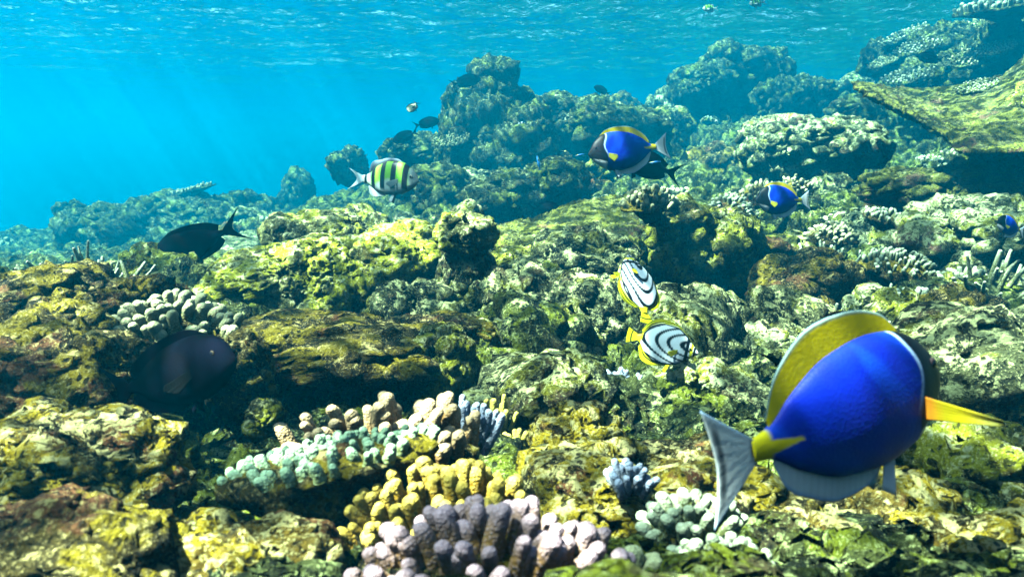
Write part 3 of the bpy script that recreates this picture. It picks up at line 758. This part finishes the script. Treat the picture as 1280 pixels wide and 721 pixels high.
# scattered small corals and rubble on the slope
def proto_finger(seed, mat, n, L, r, spread, domeh, taper=0.8, fork=0.2):
    R = 0.08
    V, T = base_mound(R, R * 0.8, 0.9, seed, top=-0.05 * R, domeh=domeh)
    b = mesh("base", V, [T], M['seabed'])
    V, Fq, t = join([finger(p, d, l, r0, r1, 8, 9, s) for p, d, l, r0, r1, s in cluster_specs(n, R * 0.93, L, r, seed, spread, domeh, 0.9, 0.3, taper, fork)])
    f = mesh("branches", V, [Fq], C[mat], attr=t)
    return b, f
ZONES = [(-60, 420, "on the left far reef"), (420, 700, "around the middle outcrop"), (700, 880, "on the slope behind the middle blue tang"),
         (880, 1060, "on the slope around the smallest tang"), (1060, 1360, "on the right slope")]
def zone(px):
    for a, b, t in ZONES:
        if px < b: return t
    return ZONES[-1][2]
PROTO = [(proto_finger(201, 'white', 64, 0.022, 0.0095, 1.1, 0.6), "cauliflower_coral", "small white cauliflower coral"),
         (proto_finger(202, 'cream', 60, 0.026, 0.0095, 1.0, 0.55), "finger_coral", "small cream finger coral"),
         (proto_finger(203, 'green', 50, 0.03, 0.010, 1.3, 0.8), "cauliflower_coral", "small green coral ball with pale tips"),
         (proto_finger(204, 'white', 26, 0.07, 0.007, 1.1, 0.3, 0.5, 0.5), "staghorn_coral", "small pale branching coral"),
         (proto_finger(205, 'blue', 34, 0.045, 0.010, 0.8, 0.4), "finger_coral", "small bluish coral clump")]
used = set()
rg = np.random.default_rng(5)
for i in range(260):
    (b, f), nm, lb = PROTO[int(rg.choice(5, p=[.22, .33, .27, .14, .04]))]
    px = rg.uniform(-40, 1320); D = math.exp(rg.uniform(math.log(2.2), math.log(7.5)))
    if i >= 150: px = rg.uniform(840, 1320); D = math.exp(rg.uniform(math.log(1.7), math.log(4.5)))
    if (px < 430 and D < 4.8) or (px < 570 and D < 3.4) or (590 < px < 810 and 2.2 < D < 3.6): continue
    e = empty(nm, ground(px, D) + np.array([0, 0, 0.015]), (rg.normal() * 0.25 + 0.15, rg.normal() * 0.25, rg.uniform(0, 6.28)))
    s = rg.uniform(0.55, 1.5) * (1 + 0.06 * float(st(D)))
    e.scale = (s, s, s * rg.uniform(0.8, 1.1))
    tag(e, lb + " growing " + zone(px), "coral", lb + "s " + zone(px))
    for src in (b, f):
        if id(src) not in used: used.add(id(src)); o = src
        else: o = src.copy(); COL.objects.link(o)
        o.parent = e
RP = []
for k in range(7):
    V, T = rock_mesh((0.11, 0.09, 0.07), 80 + k, 5, rough=1.3, lumps=0.9)
    RP.append(mesh("rubble_rock", V, [T], M[['grey', 'green', 'seabed', 'white', 'grey', 'brown', 'green'][k]]))
RL = ["grey", "olive", "mottled", "pale", "grey", "brown", "olive"]
firsts = set()
for i in range(150):
    k = int(rg.integers(7)); px = rg.uniform(-40, 1320); D = math.exp(rg.uniform(math.log(1.3), math.log(7.5)))
    if (px < 430 and D < 4.8) or (px < 570 and D < 3.2) or (590 < px < 810 and 2.4 < D < 3.6): continue
    o = RP[k]
    if k in firsts: o = o.copy(); COL.objects.link(o)
    firsts.add(k)
    o.location = ground(px, D) + np.array([0, 0, 0.02])
    o.rotation_euler = (rg.normal() * 0.4, rg.normal() * 0.4, rg.uniform(0, 6.28))
    s = rg.uniform(0.4, 1.3) * (0.55 + 0.17 * float(st(D))); o.scale = (s * rg.uniform(0.8, 1.3), s, s * rg.uniform(0.7, 1.2))
    tag(o, "small " + RL[k] + " rubble rock lying " + zone(px), "rock", RL[k] + " rubble rocks " + zone(px))

# ------------------------------------------------------------------ fish
def sheet(base, tip, n=24, m=10, th=0.004, ripple=0.004, rays=9, bow=0.0, pw=1.0):
    base = np.asarray(base, float); tip = np.asarray(tip, float)
    u = np.linspace(0, 1, n)
    B = np.stack([pchip(np.linspace(0, 1, len(base)), base[:, k], u) for k in range(3)], 1)
    Tp = np.stack([pchip(np.linspace(0, 1, len(tip)), tip[:, k], u) for k in range(3)], 1)
    t = np.linspace(0, 1, m)
    S = B[:, None] * (1 - t)[None, :, None] + Tp[:, None] * t[None, :, None]
    N = vnormals_grid(S)
    S = S + N * (ripple * np.sin(u * rays * 2 * math.pi)[:, None] * t[None] + bow * np.sin(t * math.pi * 0.9)[None] * np.ones((n, 1)))[..., None]
    w = (th * (1 - 0.85 * t))[None, :, None]
    V = np.concatenate([(S + N * w).reshape(-1, 3), (S - N * w).reshape(-1, 3)])
    f = grid_faces(n, m); nv = n * m
    ring = np.concatenate([np.arange(m), np.arange(1, n) * m + m - 1, (n - 1) * m + np.arange(m - 2, -1, -1), np.arange(n - 2, 0, -1) * m])
    r2 = np.roll(ring, -1)
    Fq = np.concatenate([f, f[:, ::-1] + nv, np.stack([ring, ring + nv, r2 + nv, r2], 1)])
    U = np.tile(np.repeat(u, m), 2); TT = np.tile(np.tile(t, n), 2)
    return V, Fq, U, TT

def fish_body(top, bot, wid, N=110, Mv=56, bend=0.0):
    x = 0.5 - 0.5 * np.cos(np.linspace(0, math.pi, N)); x = 0.5 * x + 0.5 * np.linspace(0, 1, N)
    zt = pchip(*zip(*top), x); zb = pchip(*zip(*bot), x); w = pchip(*zip(*wid), x)
    th = np.linspace(0, 2 * math.pi, Mv, endpoint=False)
    c, s = np.cos(th), np.sin(th)
    zc, hz = (zt + zb) / 2, (zt - zb) / 2
    Z = zc[:, None] + hz[:, None] * np.sign(s) * np.abs(s) ** 0.92
    Y = w[:, None] * np.sign(c) * np.abs(c) ** 0.85
    X = np.repeat(x[:, None], Mv, 1)
    V = np.stack([X, Y, Z], -1).reshape(-1, 3)
    Fq = grid_faces(N, Mv, True)
    c0, c1 = np.arange(Mv)[::-1], (N - 1) * Mv + np.arange(Mv)
    V = np.concatenate([V, [[x[0], 0, zc[0]], [x[-1] + 0.004, 0, zc[-1]]]])
    a = np.arange(Mv); b = (a + 1) % Mv
    T = np.concatenate([np.stack([b, a, np.full(Mv, N * Mv)], 1), np.stack([c1[a], c1[b], np.full(Mv, N * Mv + 1)], 1)])
    V[:, 1] += bend * (1 - V[:, 0]) ** 2
    return V, [Fq, T]

def orient(ang, yaw, up_ang=None, up_out=0.0):
    """ang: head direction in the picture (0 = right, 90 = up); yaw: head turned away from the camera (+)"""
    a, y = math.radians(ang), math.radians(yaw)
    h = math.cos(y) * (math.cos(a) * RGT + math.sin(a) * UPV) + math.sin(y) * FWD
    u = UPV + 0.0 * RGT if up_ang is None else math.cos(math.radians(up_ang)) * RGT + math.sin(math.radians(up_ang)) * UPV
    u = math.cos(math.radians(up_out)) * u + math.sin(math.radians(up_out)) * FWD
    u = u - h * np.dot(u, h); u /= np.linalg.norm(u)
    l = np.cross(u, h)
    return Matrix([[h[i], l[i], u[i]] for i in range(3)]).to_4x4()

K3 = lambda *c: np.array(c, float)
def lerp(a, b, t): return a * (1 - np.asarray(t)[:, None]) + b * np.asarray(t)[:, None]

def rays(c, U, n=17): return c * (1 - 0.09 * (0.5 + 0.5 * np.sin(U * n * 2 * math.pi)) ** 2)[:, None]

def fish(name, label, px, py, D, L, ang, yaw, kind, up_ang=None, up_out=0.0, group=None, N=110, Mv=56, lod=1.0, pect=(0.5, -0.35)):
    e = empty(name, at(px, py, D))
    m = orient(ang, yaw, up_ang, up_out); m.translation = e.location
    e.matrix_world = m
    tag(e, label, "fish", group)
    sp = SPECIES[kind]
    ctr = np.array([sp.get('ctr', 0.45), 0, 0])
    def put(nm, V, Fq, col, mat): return mesh(nm, (V - ctr) * L, Fq, mat, e, col=np.clip(col, 0, 1))
    N = int(N * lod); Mv = int(Mv * lod)
    V, Fq = fish_body(sp['top'], sp['bot'], sp['wid'], N, Mv)
    put("body", V, Fq, sp['col'](V), FM[sp.get('skin', 'body')])
    top = lambda x: pchip(*zip(*sp['top']), np.atleast_1d(x)); bot = lambda x: pchip(*zip(*sp['bot']), np.atleast_1d(x)); wid = lambda x: pchip(*zip(*sp['wid']), np.atleast_1d(x))
    def edgefin(nm, x0, x1, prof, sgn, colf, lean):
        xs = np.linspace(x0, x1, 12); f = top if sgn > 0 else bot
        hz = pchip(*zip(*prof), np.linspace(0, 1, 12))
        b = np.stack([xs, 0 * xs, f(xs) - sgn * 0.012], 1)
        t = np.stack([xs - lean * hz, 0 * xs, f(xs) + sgn * hz], 1)
        V, Fq, U, T = sheet(b, t, max(12, int(50 * lod)), max(5, int(14 * lod)), 0.005, 0.0004, 8)
        put(nm, V, [Fq], rays(colf(U, T, V), U), FM[sp.get('finm', 'fin')])
    edgefin("dorsal_fin", *sp['dorsal'])
    edgefin("anal_fin", *sp['anal'])
    b, t, colf = sp['tail']
    V, Fq, U, T = sheet(b, t, max(14, int(40 * lod)), max(5, int(16 * lod)), 0.007, 0.0003, 6)
    put("tail_fin", V, [Fq], rays(colf(U, T, V), U), FM[sp.get('finm', 'fin')])
    px_, pz_ = sp['pect'][:2]
    for s in (1, -1):
        w0 = float(wid(px_)[0]) * 0.92; slim_ = sp.get('pslim', 1.0)
        b = [(px_, s * w0, pz_ + 0.03), (px_ - 0.005, s * w0, pz_ - 0.03)]
        ln = sp['pect'][2]; sw = sp['pect'][3]
        d = np.array([-math.cos(sw), s * math.sin(sw), -0.35])
        t = [np.array(b[0]) + ln * d, np.array(b[0]) + ln * 1.05 * d + (0, 0, -0.03 * slim_), np.array(b[1]) + ln * (0.55 + 0.3 * (1 - slim_)) * d + (0, 0, -0.05 * slim_)]
        if slim_ < 1:
            b = [(px_, s * w0, pz_ + 0.045), (px_ - 0.005, s * w0, pz_ - 0.04)]
            t = [np.array(b[0]) + ln * d, np.array(b[0]) + ln * d + (0.006, 0, -0.012), np.array(b[0]) + ln * 0.97 * d + (0.0, 0, -0.024)]
        V, Fq, U, T = sheet(b, t, max(8, int(18 * lod)), max(5, int(12 * lod)), 0.004, 0.003, 6)
        put("pectoral_fin", V, [Fq], rays(sp['pectcol'](U, T), U), FM[sp.get('finm', 'fin')])
        qx, ql, qw = sp['pelv']
        z0 = float(bot(qx)[0]) + 0.02
        b = [(qx, s * 0.02, z0), (qx - 0.05, s * 0.015, z0)]
        t = [(qx - 0.35 * ql, s * 0.045, z0 - ql), (qx - 0.35 * ql - qw, s * 0.03, z0 - 0.75 * ql)]
        V, Fq, U, T = sheet(b, t, max(6, int(12 * lod)), 6, 0.004, 0.002, 4)
        put("pelvic_fin", V, [Fq], rays(sp['pelvcol'](U, T), U), FM[sp.get('finm', 'fin')])
        ex, ez, er = sp['eye']
        Vi, Ti = ico(3)
        P = Vi * er * np.array([1, 0.45, 1]) + np.array([ex, s * float(wid(ex)[0]) * sp.get('eyew', 0.9), ez])
        rr = np.hypot(Vi[:, 0], Vi[:, 2])
        c = np.where((rr < 0.6)[:, None], K3(0.004, 0.004, 0.005), np.array(sp.get('iris', (0.25, 0.2, 0.08))))
        put("eye", P, [Ti], c, FM['eye'])
    return e

SPECIES = {}
# --- blue tang with yellow back fin
BLUE, YEL, WHT, BLK = K3(0.001, 0.011, 0.30), K3(0.62, 0.50, 0.004), K3(0.80, 0.86, 0.90), K3(0.001, 0.001, 0.002)
TT = [(0, .036), (.07, .05), (.2, .155), (.4, .255), (.6, .285), (.76, .262), (.88, .185), (.96, .08), (1.0, .012)]
TB = [(0, -.036), (.07, -.05), (.2, -.15), (.4, -.25), (.6, -.275), (.75, -.245), (.87, -.165), (.95, -.085), (1.0, -.02)]
TW = [(0, .018), (.08, .026), (.3, .07), (.55, .098), (.75, .098), (.9, .062), (1.0, .012)]
def tang_col(V):
    x, y, z = V.T
    n = fbm(np.stack([x * 4 + z * 3, z * 2, y * 2], 1) + 3, 3)
    c = np.tile(BLUE, (len(V), 1))
    c = lerp(c, K3(0.004, 0.045, 0.52), 0.7 * sstep(n + 0.5 * z, 0.0, 0.5))
    c = lerp(c, YEL, sstep(x, 0.085, 0.06)); 
    c = lerp(c, YEL, sstep(np.abs(z + 0.004) - 0.022 * np.clip(1.15 - (x - 0.07) / 0.125, 0, 1), 0.004, -0.003) * sstep(x, 0.20, 0.19))
    mask = x - (0.765 - 0.25 * (z - 0.02) ** 2 + 0.02 * np.sin(z * 20))
    c = lerp(c, K3(0.35, 0.5, 0.8), sstep(mask, -0.022, -0.012) * sstep(z, -0.1, 0.0))
    c = lerp(c, BLK, sstep(mask, -0.006, 0.004))
    gill = x - (0.735 + 0.05 * np.sin(z * 9 + 0.6))
    c = lerp(c, K3(0.0, 0.008, 0.12), 0.5 * sstep(np.abs(gill), 0.008, 0.002) * sstep(np.abs(z + 0.02), 0.13, 0.10))
    chin = sstep(mask, -0.01, 0.02) * sstep(-z - 0.10 - 0.9 * (x - 0.82) * 0 + 0.35 * (x - 0.86), 0.0, 0.015) * sstep(x, 0.97, 0.95)
    c = lerp(c, WHT, chin)
    return c
def tang_dorsal(U, T, V):
    c = np.tile(YEL, (len(U), 1))
    c = lerp(c, K3(0.80, 0.52, 0.02), 0.6 * sstep(T, 0.12, 0.0))
    return lerp(c, K3(0.20, 0.32, 0.36), sstep(T, 0.88, 0.94))
def pale_fin(U, T, V): return lerp(np.tile(WHT, (len(U), 1)), K3(0.42, 0.60, 0.85), sstep(T, 0.75, 1.0))
def tang_tail(U, T, V):
    c = np.tile(WHT * 0.9, (len(U), 1))
    c = lerp(c, K3(0.02, 0.03, 0.05), 0.85 * sstep(T, 0.72, 0.82) * sstep(T, 0.95, 0.88) * sstep(np.abs(U - 0.5), 0.46, 0.30))
    c = lerp(c, K3(0.02, 0.02, 0.04), sstep(T, 0.10, 0.03))
    return lerp(c, K3(0.35, 0.55, 0.85), sstep(np.abs(U - 0.5), 0.45, 0.5))
SPECIES['tang'] = dict(top=TT, bot=TB, wid=TW, col=tang_col, ctr=0.45,
    dorsal=(0.09, 0.80, [(0, .03), (.12, .10), (.35, .125), (.7, .10), (.93, .06), (1, .01)], 1, tang_dorsal, 0.25),
    anal=(0.09, 0.62, [(0, .02), (.15, .085), (.5, .085), (.85, .06), (1, .01)], -1, pale_fin, 0.25),
    tail=([(0.015, 0, .034), (0.0, 0, 0), (0.015, 0, -.034)], [(-.185, 0, .19), (-.165, 0, .09), (-.155, 0, 0), (-.168, 0, -.09), (-.205, 0, -.20)], tang_tail),
    pect=(0.73, -0.04, 0.26, 0.55), pectcol=lambda U, T: lerp(np.tile(YEL, (len(U), 1)), K3(0.42, 0.46, 0.10), sstep(T, 0.2, 0.9)),
    pelv=(0.66, 0.14, 0.05), pelvcol=lambda U, T: np.tile(WHT, (len(U), 1)), eye=(0.89, 0.075, 0.022), iris=(0.03, 0.02, 0.02))
SPECIES['bigtang'] = dict(SPECIES['tang'], top=[(a, b * (0.86 if a > .1 else 1)) for a, b in TT], bot=[(a, b * (0.86 if a > .1 else 1)) for a, b in TB], pect=(0.77, -0.06, 0.235, 1.95), pslim=0.35, pectcol=lambda U, T: lerp(lerp(np.tile(YEL * 0.6, (len(U), 1)), K3(0.60, 0.20, 0.01), sstep(T, 0.25, 0.05)), K3(0.16, 0.16, 0.03), sstep(T, 0.45, 1.0)))
SPECIES['tang'].update(pect=(0.74, -0.05, 0.13, 0.35), pectcol=lambda U, T: np.tile(K3(0.30, 0.30, 0.02), (len(U), 1)),
    dorsal=(0.09, 0.80, [(0, .03), (.12, .07), (.35, .085), (.7, .065), (.93, .04), (1, .01)], 1, tang_dorsal, 0.25))
# --- black surgeonfish
DRK = K3(0.0008, 0.0011, 0.0016)
def dark_col(V):
    n = fbm(V * 5, 3)
    return lerp(np.tile(DRK, (len(V), 1)), K3(0.0022, 0.0020, 0.0014), sstep(n, -0.1, 0.5))
dk = lambda U, T, V=None: np.tile(DRK, (len(U), 1))
SPECIES['dark'] = dict(top=[(0, .036), (.08, .05), (.25, .14), (.45, .205), (.65, .225), (.82, .195), (.93, .12), (1, .01)],
    bot=[(0, -.036), (.08, -.05), (.25, -.14), (.45, -.205), (.65, -.215), (.82, -.17), (.93, -.10), (1, -.03)], wid=TW, col=dark_col, skin='dark', finm='darkfin', ctr=0.42,
    dorsal=(0.07, 0.80, [(0, .07), (.12, .085), (.4, .07), (.8, .05), (1, .008)], 1, dk, 0.6), anal=(0.07, 0.55, [(0, .06), (.15, .085), (.5, .06), (1, .01)], -1, dk, 0.6),
    tail=([(0.015, 0, .036), (0, 0, 0), (0.015, 0, -.036)], [(-.30, 0, .24), (-.17, 0, .10), (-.12, 0, 0), (-.17, 0, -.10), (-.30, 0, -.24)], dk),
    pect=(0.70, -0.03, 0.20, 0.4), pectcol=lambda U, T: np.tile(K3(0.004, 0.004, 0.002), (len(U), 1)), pelv=(0.64, 0.10, 0.04), pelvcol=lambda U, T: np.tile(DRK, (len(U), 1)), eye=(0.87, 0.06, 0.02), iris=(0.05, 0.04, 0.02))
SPECIES['grey'] = dict(SPECIES['dark'], skin='body', finm='fin', col=lambda V: lerp(np.tile(K3(0.20, 0.22, 0.14), (len(V), 1)), K3(0.08, 0.09, 0.06), sstep(fbm(V * 6, 3), -0.1, 0.4)))
# --- striped sergeant fish
def serg_col(V):
    x, y, z = V.T
    c = np.tile(K3(0.36, 0.46, 0.46), (len(V), 1))
    c = lerp(c, K3(0.15, 0.42, 0.02), sstep(z + 0.05 * np.sin(x * 9), -0.10, -0.02) * sstep(x, 0.9, 0.8) * sstep(x, 0.1, 0.25))
    for xc, w in ((0.80, .042), (0.60, .044), (0.41, .040), (0.23, .034), (0.08, .024)):
        xx = x - xc - 0.10 * z * (xc - 0.4)
        c = lerp(c, BLK, sstep(np.abs(xx), w + 0.008, w - 0.004) * sstep(z, -0.20, -0.14))
    return lerp(c, K3(0.10, 0.13, 0.14), 0.7 * sstep(x, 0.86, 0.92) * sstep(z, -0.05, 0.02))
sf = lambda U, T, V: lerp(np.tile(K3(0.05, 0.06, 0.07), (len(U), 1)), K3(0.2, 0.28, 0.4), sstep(T, 0.3, 1))
SPECIES['sergeant'] = dict(top=[(0, .055), (.1, 0.075), (.3, 0.215), (.5, 0.277), (.7, 0.266), (.87, 0.169), (.96, 0.079), (1, .01)],
    bot=[(0, -.055), (.1, -0.075), (.3, -0.192), (.5, -0.243), (.7, -0.232), (.87, -0.158), (.96, -0.090), (1, -.03)], wid=[(0, .02), (.1, .035), (.4, .085), (.7, .10), (.9, .06), (1, .015)], col=serg_col, ctr=0.45,
    dorsal=(0.14, 0.70, [(0, .03), (.15, .10), (.4, .06), (.9, .045), (1, .01)], 1, sf, 0.6), anal=(0.14, 0.45, [(0, .03), (.3, .10), (1, .02)], -1, lambda U, T, V: np.tile(K3(.4, .5, .55), (len(U), 1)), 0.6),
    tail=([(0.01, 0, .05), (0, 0, 0), (0.01, 0, -.05)], [(-.26, 0, .17), (-.17, 0, .10), (-.10, 0, 0), (-.17, 0, -.10), (-.26, 0, -.17)], lambda U, T, V: np.tile(K3(.38, .5, .58), (len(U), 1))),
    pect=(0.70, -0.03, 0.18, 0.5), pectcol=lambda U, T: np.tile(K3(.45, .55, .55), (len(U), 1)), pelv=(0.62, 0.16, 0.05), pelvcol=lambda U, T: np.tile(K3(.5, .6, .65), (len(U), 1)), eye=(0.89, 0.035, 0.03), iris=(0.5, 0.5, 0.4))
# --- butterflyfish with curved black lines
BW, BY = K3(0.62, 0.72, 0.82), K3(0.66, 0.66, 0.01)
def butter_col(V):
    x, y, z = V.T
    c = np.tile(BW, (len(V), 1))
    d = np.hypot((x - 1.08) * 0.34, z - 0.07)
    s = (d / 0.080 + 0.15 * np.sin(x * 7) + 0.2) % 1.0
    ln = sstep(np.abs(s - 0.5), 0.20, 0.12) * sstep(d, 0.05, 0.08)
    c = lerp(c, BLK, ln)
    rim = np.abs(z) - 0.90 * np.where(z > 0, pchip(*zip(*BT_), np.clip(x, 0, 1)), -pchip(*zip(*BB_), np.clip(x, 0, 1)))
    c = lerp(c, BY, 0.9 * sstep(rim, 0.0, 0.04)); c = lerp(c, BLK, sstep(np.abs(rim - 0.012), 0.014, 0.006) * sstep(x, 0.85, 0.8))
    for xc, w, k in ((0.83, .022, BLK), (0.90, .018, BY), (0.945, .014, BLK)):
        c = lerp(c, k, sstep(np.abs(x - xc + 0.15 * z * z), w + 0.008, w - 0.002))
    return lerp(c, BY, sstep(x, 0.10, 0.07))
BT_ = [(0, .045), (.06, .07), (.2, .25), (.4, .34), (.6, .33), (.78, .22), (.9, .10), (.96, .05), (1, .012)]
BB_ = [(0, -.045), (.06, -.07), (.2, -.24), (.4, -.32), (.6, -.31), (.78, -.22), (.9, -.12), (.96, -.065), (1, -.03)]
def bfin(U, T, V):
    c = np.tile(BY, (len(U), 1)); 
    c = lerp(c, BLK, sstep(np.abs(T - 0.30), 0.12, 0.07)); c = lerp(c, BLK, sstep(np.abs(T - 0.78), 0.09, 0.05))
    return c
def btail(U, T, V): return lerp(np.tile(BY, (len(U), 1)), BLK, sstep(np.abs(T - 0.55), 0.09, 0.05))
SPECIES['butterfly'] = dict(top=BT_, bot=BB_, wid=[(0, .02), (.1, .03), (.4, .075), (.7, .08), (.9, .05), (1, .015)], col=butter_col, ctr=0.45,
    dorsal=(0.08, 0.74, [(0, .05), (.15, .07), (.45, .05), (.8, .03), (1, .01)], 1, bfin, 0.4), anal=(0.08, 0.55, [(0, .06), (.2, .11), (.6, .07), (1, .01)], -1, bfin, 0.4),
    tail=([(0.015, 0, .045), (0, 0, 0), (0.015, 0, -.045)], [(-.16, 0, .13), (-.17, 0, .05), (-.17, 0, 0), (-.17, 0, -.05), (-.16, 0, -.13)], btail),
    pect=(0.70, -0.05, 0.15, 0.5), pectcol=lambda U, T: np.tile(BY, (len(U), 1)), pelv=(0.62, 0.16, 0.05), pelvcol=lambda U, T: np.tile(BY, (len(U), 1)), eye=(0.88, 0.03, 0.026), iris=(0.3, 0.28, 0.02))
# --- slim cleaner fish
slim = lambda U, T, V=None: np.tile(K3(0.03, 0.2, 0.6), (len(U), 1))
SPECIES['slim'] = dict(top=[(0, .03), (.3, .075), (.7, .085), (.92, .05), (1, .01)], bot=[(0, -.03), (.3, -.075), (.7, -.085), (.92, -.05), (1, -.01)], wid=[(0, .015), (.4, .05), (.8, .05), (1, .01)], ctr=0.45,
    col=lambda V: lerp(lerp(np.tile(K3(0.04, 0.25, 0.7), (len(V), 1)), K3(0.7, 0.6, 0.02), sstep(V[:, 2], 0.035, 0.055) * sstep(V[:, 0], .4, .6)), BLK, sstep(np.abs(V[:, 2]), 0.02, 0.012)),
    dorsal=(0.1, 0.75, [(0, .02), (.5, .04), (1, .005)], 1, slim, 0.5), anal=(0.1, 0.5, [(0, .02), (.5, .035), (1, .005)], -1, slim, 0.5),
    tail=([(0.01, 0, .03), (0, 0, 0), (0.01, 0, -.03)], [(-.14, 0, .08), (-.15, 0, 0), (-.14, 0, -.08)], slim), pect=(0.75, 0, 0.1, 0.5), pectcol=lambda U, T: slim(U, T), pelv=(0.65, 0.05, 0.03), pelvcol=lambda U, T: slim(U, T), eye=(0.92, 0.015, 0.014))

def Lpx(px_len, D, yaw): return px_len * float(st(D)) / F / math.cos(math.radians(yaw)) / 1.2   # 1.2: body 1 plus tail 0.2
fish("blue_tang", "large blue tang with yellow back fin and white tail, swimming away on the right", 1054, 516, 0.60, 0.232, 13, 27, 'bigtang', N=220, Mv=110, lod=1.0)
fish("blue_tang", "medium blue tang facing left in front of the middle reef slope", 782, 188, 2.3, Lpx(104, 2.3, 8), 188, -8, 'tang', N=130)
fish("blue_tang", "smallest blue tang with black face, facing left among cream corals", 976, 250, 2.6, Lpx(76, 2.6, 15), 182, -15, 'tang')
fish("butterflyfish", "striped white and yellow butterflyfish steeply upward, upper of the pair", 797, 358, 1.42, 0.135, 99, 32, 'butterfly', up_ang=0, up_out=36, group=None, N=160, Mv=80)
fish("butterflyfish", "striped white and yellow butterflyfish facing right, lower of the pair", 830, 430, 1.35, 0.115, -14, -22, 'butterfly', N=160, Mv=80)
fish("sergeant_fish", "yellow green fish with black bars facing right at the drop off", 484, 224, 2.6, Lpx(90, 2.6, 20), -4, -20, 'sergeant', N=130)
fish("surgeonfish", "black surgeonfish facing left in front of the pale slab", 243, 305, 2.2, Lpx(108, 2.2, 12), 205, -12, 'dark')
fish("surgeonfish", "large black fish hovering over the blurred left foreground rocks", 215, 470, 0.92, 0.185, 16, -22, 'dark', N=160, Mv=80)
fish("surgeonfish", "black fish half hidden behind the medium blue tang", 808, 206, 2.45, Lpx(84, 2.45, 10), 165, -10, 'dark')
fish("surgeonfish", "black fish mostly hidden behind the large blue tang", 1034, 436, 0.95, 0.150, 20, 20, 'dark')
fish("surgeonfish", "distant dark fish beside the outcrop's summit", 583, 102, 4.6, Lpx(38, 4.6, 10), 15, 10, 'dark', lod=0.5)
fish("surgeonfish", "distant dark fish on the left of the outcrop, upper of two", 534, 154, 4.8, Lpx(32, 4.8, 10), 15, 10, 'dark', lod=0.5)
fish("surgeonfish", "distant dark fish on the left of the outcrop, lower of two", 506, 171, 4.8, Lpx(34, 4.8, 10), 200, 10, 'dark', lod=0.5)
fish("surgeonfish", "lone distant dark fish in open water above the back slope", 752, 113, 5.5, Lpx(22, 5.5, 10), 150, 10, 'dark', lod=0.5)
fish("surgeonfish", "dark fish low over the reef left of the turf slab", 682, 260, 3.6, Lpx(36, 3.6, 10), 5, 10, 'dark', lod=0.5)
fish("surgeonfish", "dark fish at the shaded right slope below the plate corals", 1162, 73, 4.8, Lpx(32, 4.8, 10), 170, 5, 'dark', lod=0.5)
fish("sergeant_fish", "grey fish seen nearly head on in open water left of the outcrop", 516, 134, 3.6, 0.11, 250, -50, 'grey', up_ang=160, lod=0.6)
fish("sergeant_fish", "tiny striped fish near the water surface, left of two", 887, 11, 5.0, Lpx(20, 5.0, 10), 185, -10, 'sergeant', lod=0.5)
fish("sergeant_fish", "tiny striped fish near the water surface, right of two", 946, 4, 4.6, Lpx(22, 4.6, 10), 190, -10, 'sergeant', lod=0.5)
fish("small_tang", "small dark blue tang in front of the bleached boulder at the right edge", 1262, 283, 2.2, Lpx(48, 2.2, 20), 165, -20, 'tang', lod=0.6)
fish("cleaner_fish", "tiny blue and yellow fish at the medium blue tang's nose", 724, 194, 2.2, Lpx(12, 2.2, 0), 195, 0, 'slim', lod=0.5)
fish("cleaner_fish", "tiny bright blue fish below the medium blue tang's tail", 818, 203, 2.2, Lpx(16, 2.2, 0), 188, 0, 'slim', lod=0.5)
fish("cleaner_fish", "tiny pale fish hanging upright in the hollow under the outcrop", 673, 203, 4.0, Lpx(20, 4.0, 0), 100, 0, 'slim', lod=0.5)

# ------------------------------------------------------------------ the water itself
def haze():
    w = np.array([v.co[:] for v in bpy.data.objects['water_surface'].data.vertices]); b = np.concatenate([w, SB_P.reshape(-1, 3)])
    (x0, y0, z0), (x1, y1, z1) = (b.min(0) - 1.0).tolist(), (b.max(0) + (1.0, 1.0, 0.12)).tolist()
    V = np.array([(x, y, z) for z in (z0, z1) for y in (y0, y1) for x in (x0, x1)])
    Fq = np.array([(0, 2, 3, 1), (4, 5, 7, 6), (0, 1, 5, 4), (2, 6, 7, 3), (0, 4, 6, 2), (1, 3, 7, 5)])
    k = NT("haze_mat")
    v = k.n("VolumePrincipled")
    v.inputs['Color'].default_value = (*HAZE_COLOR, 1); v.inputs['Density'].default_value = HAZE_DENSITY
    v.inputs['Absorption Color'].default_value = (*HAZE_ABSORB, 1)
    v.inputs['Anisotropy'].default_value = HAZE_G
    k.l(v.outputs[0], k.out.inputs['Volume'])
    o = mesh("haze", V, [Fq], k.m, smooth=False); o['kind'] = 'stuff'
haze()
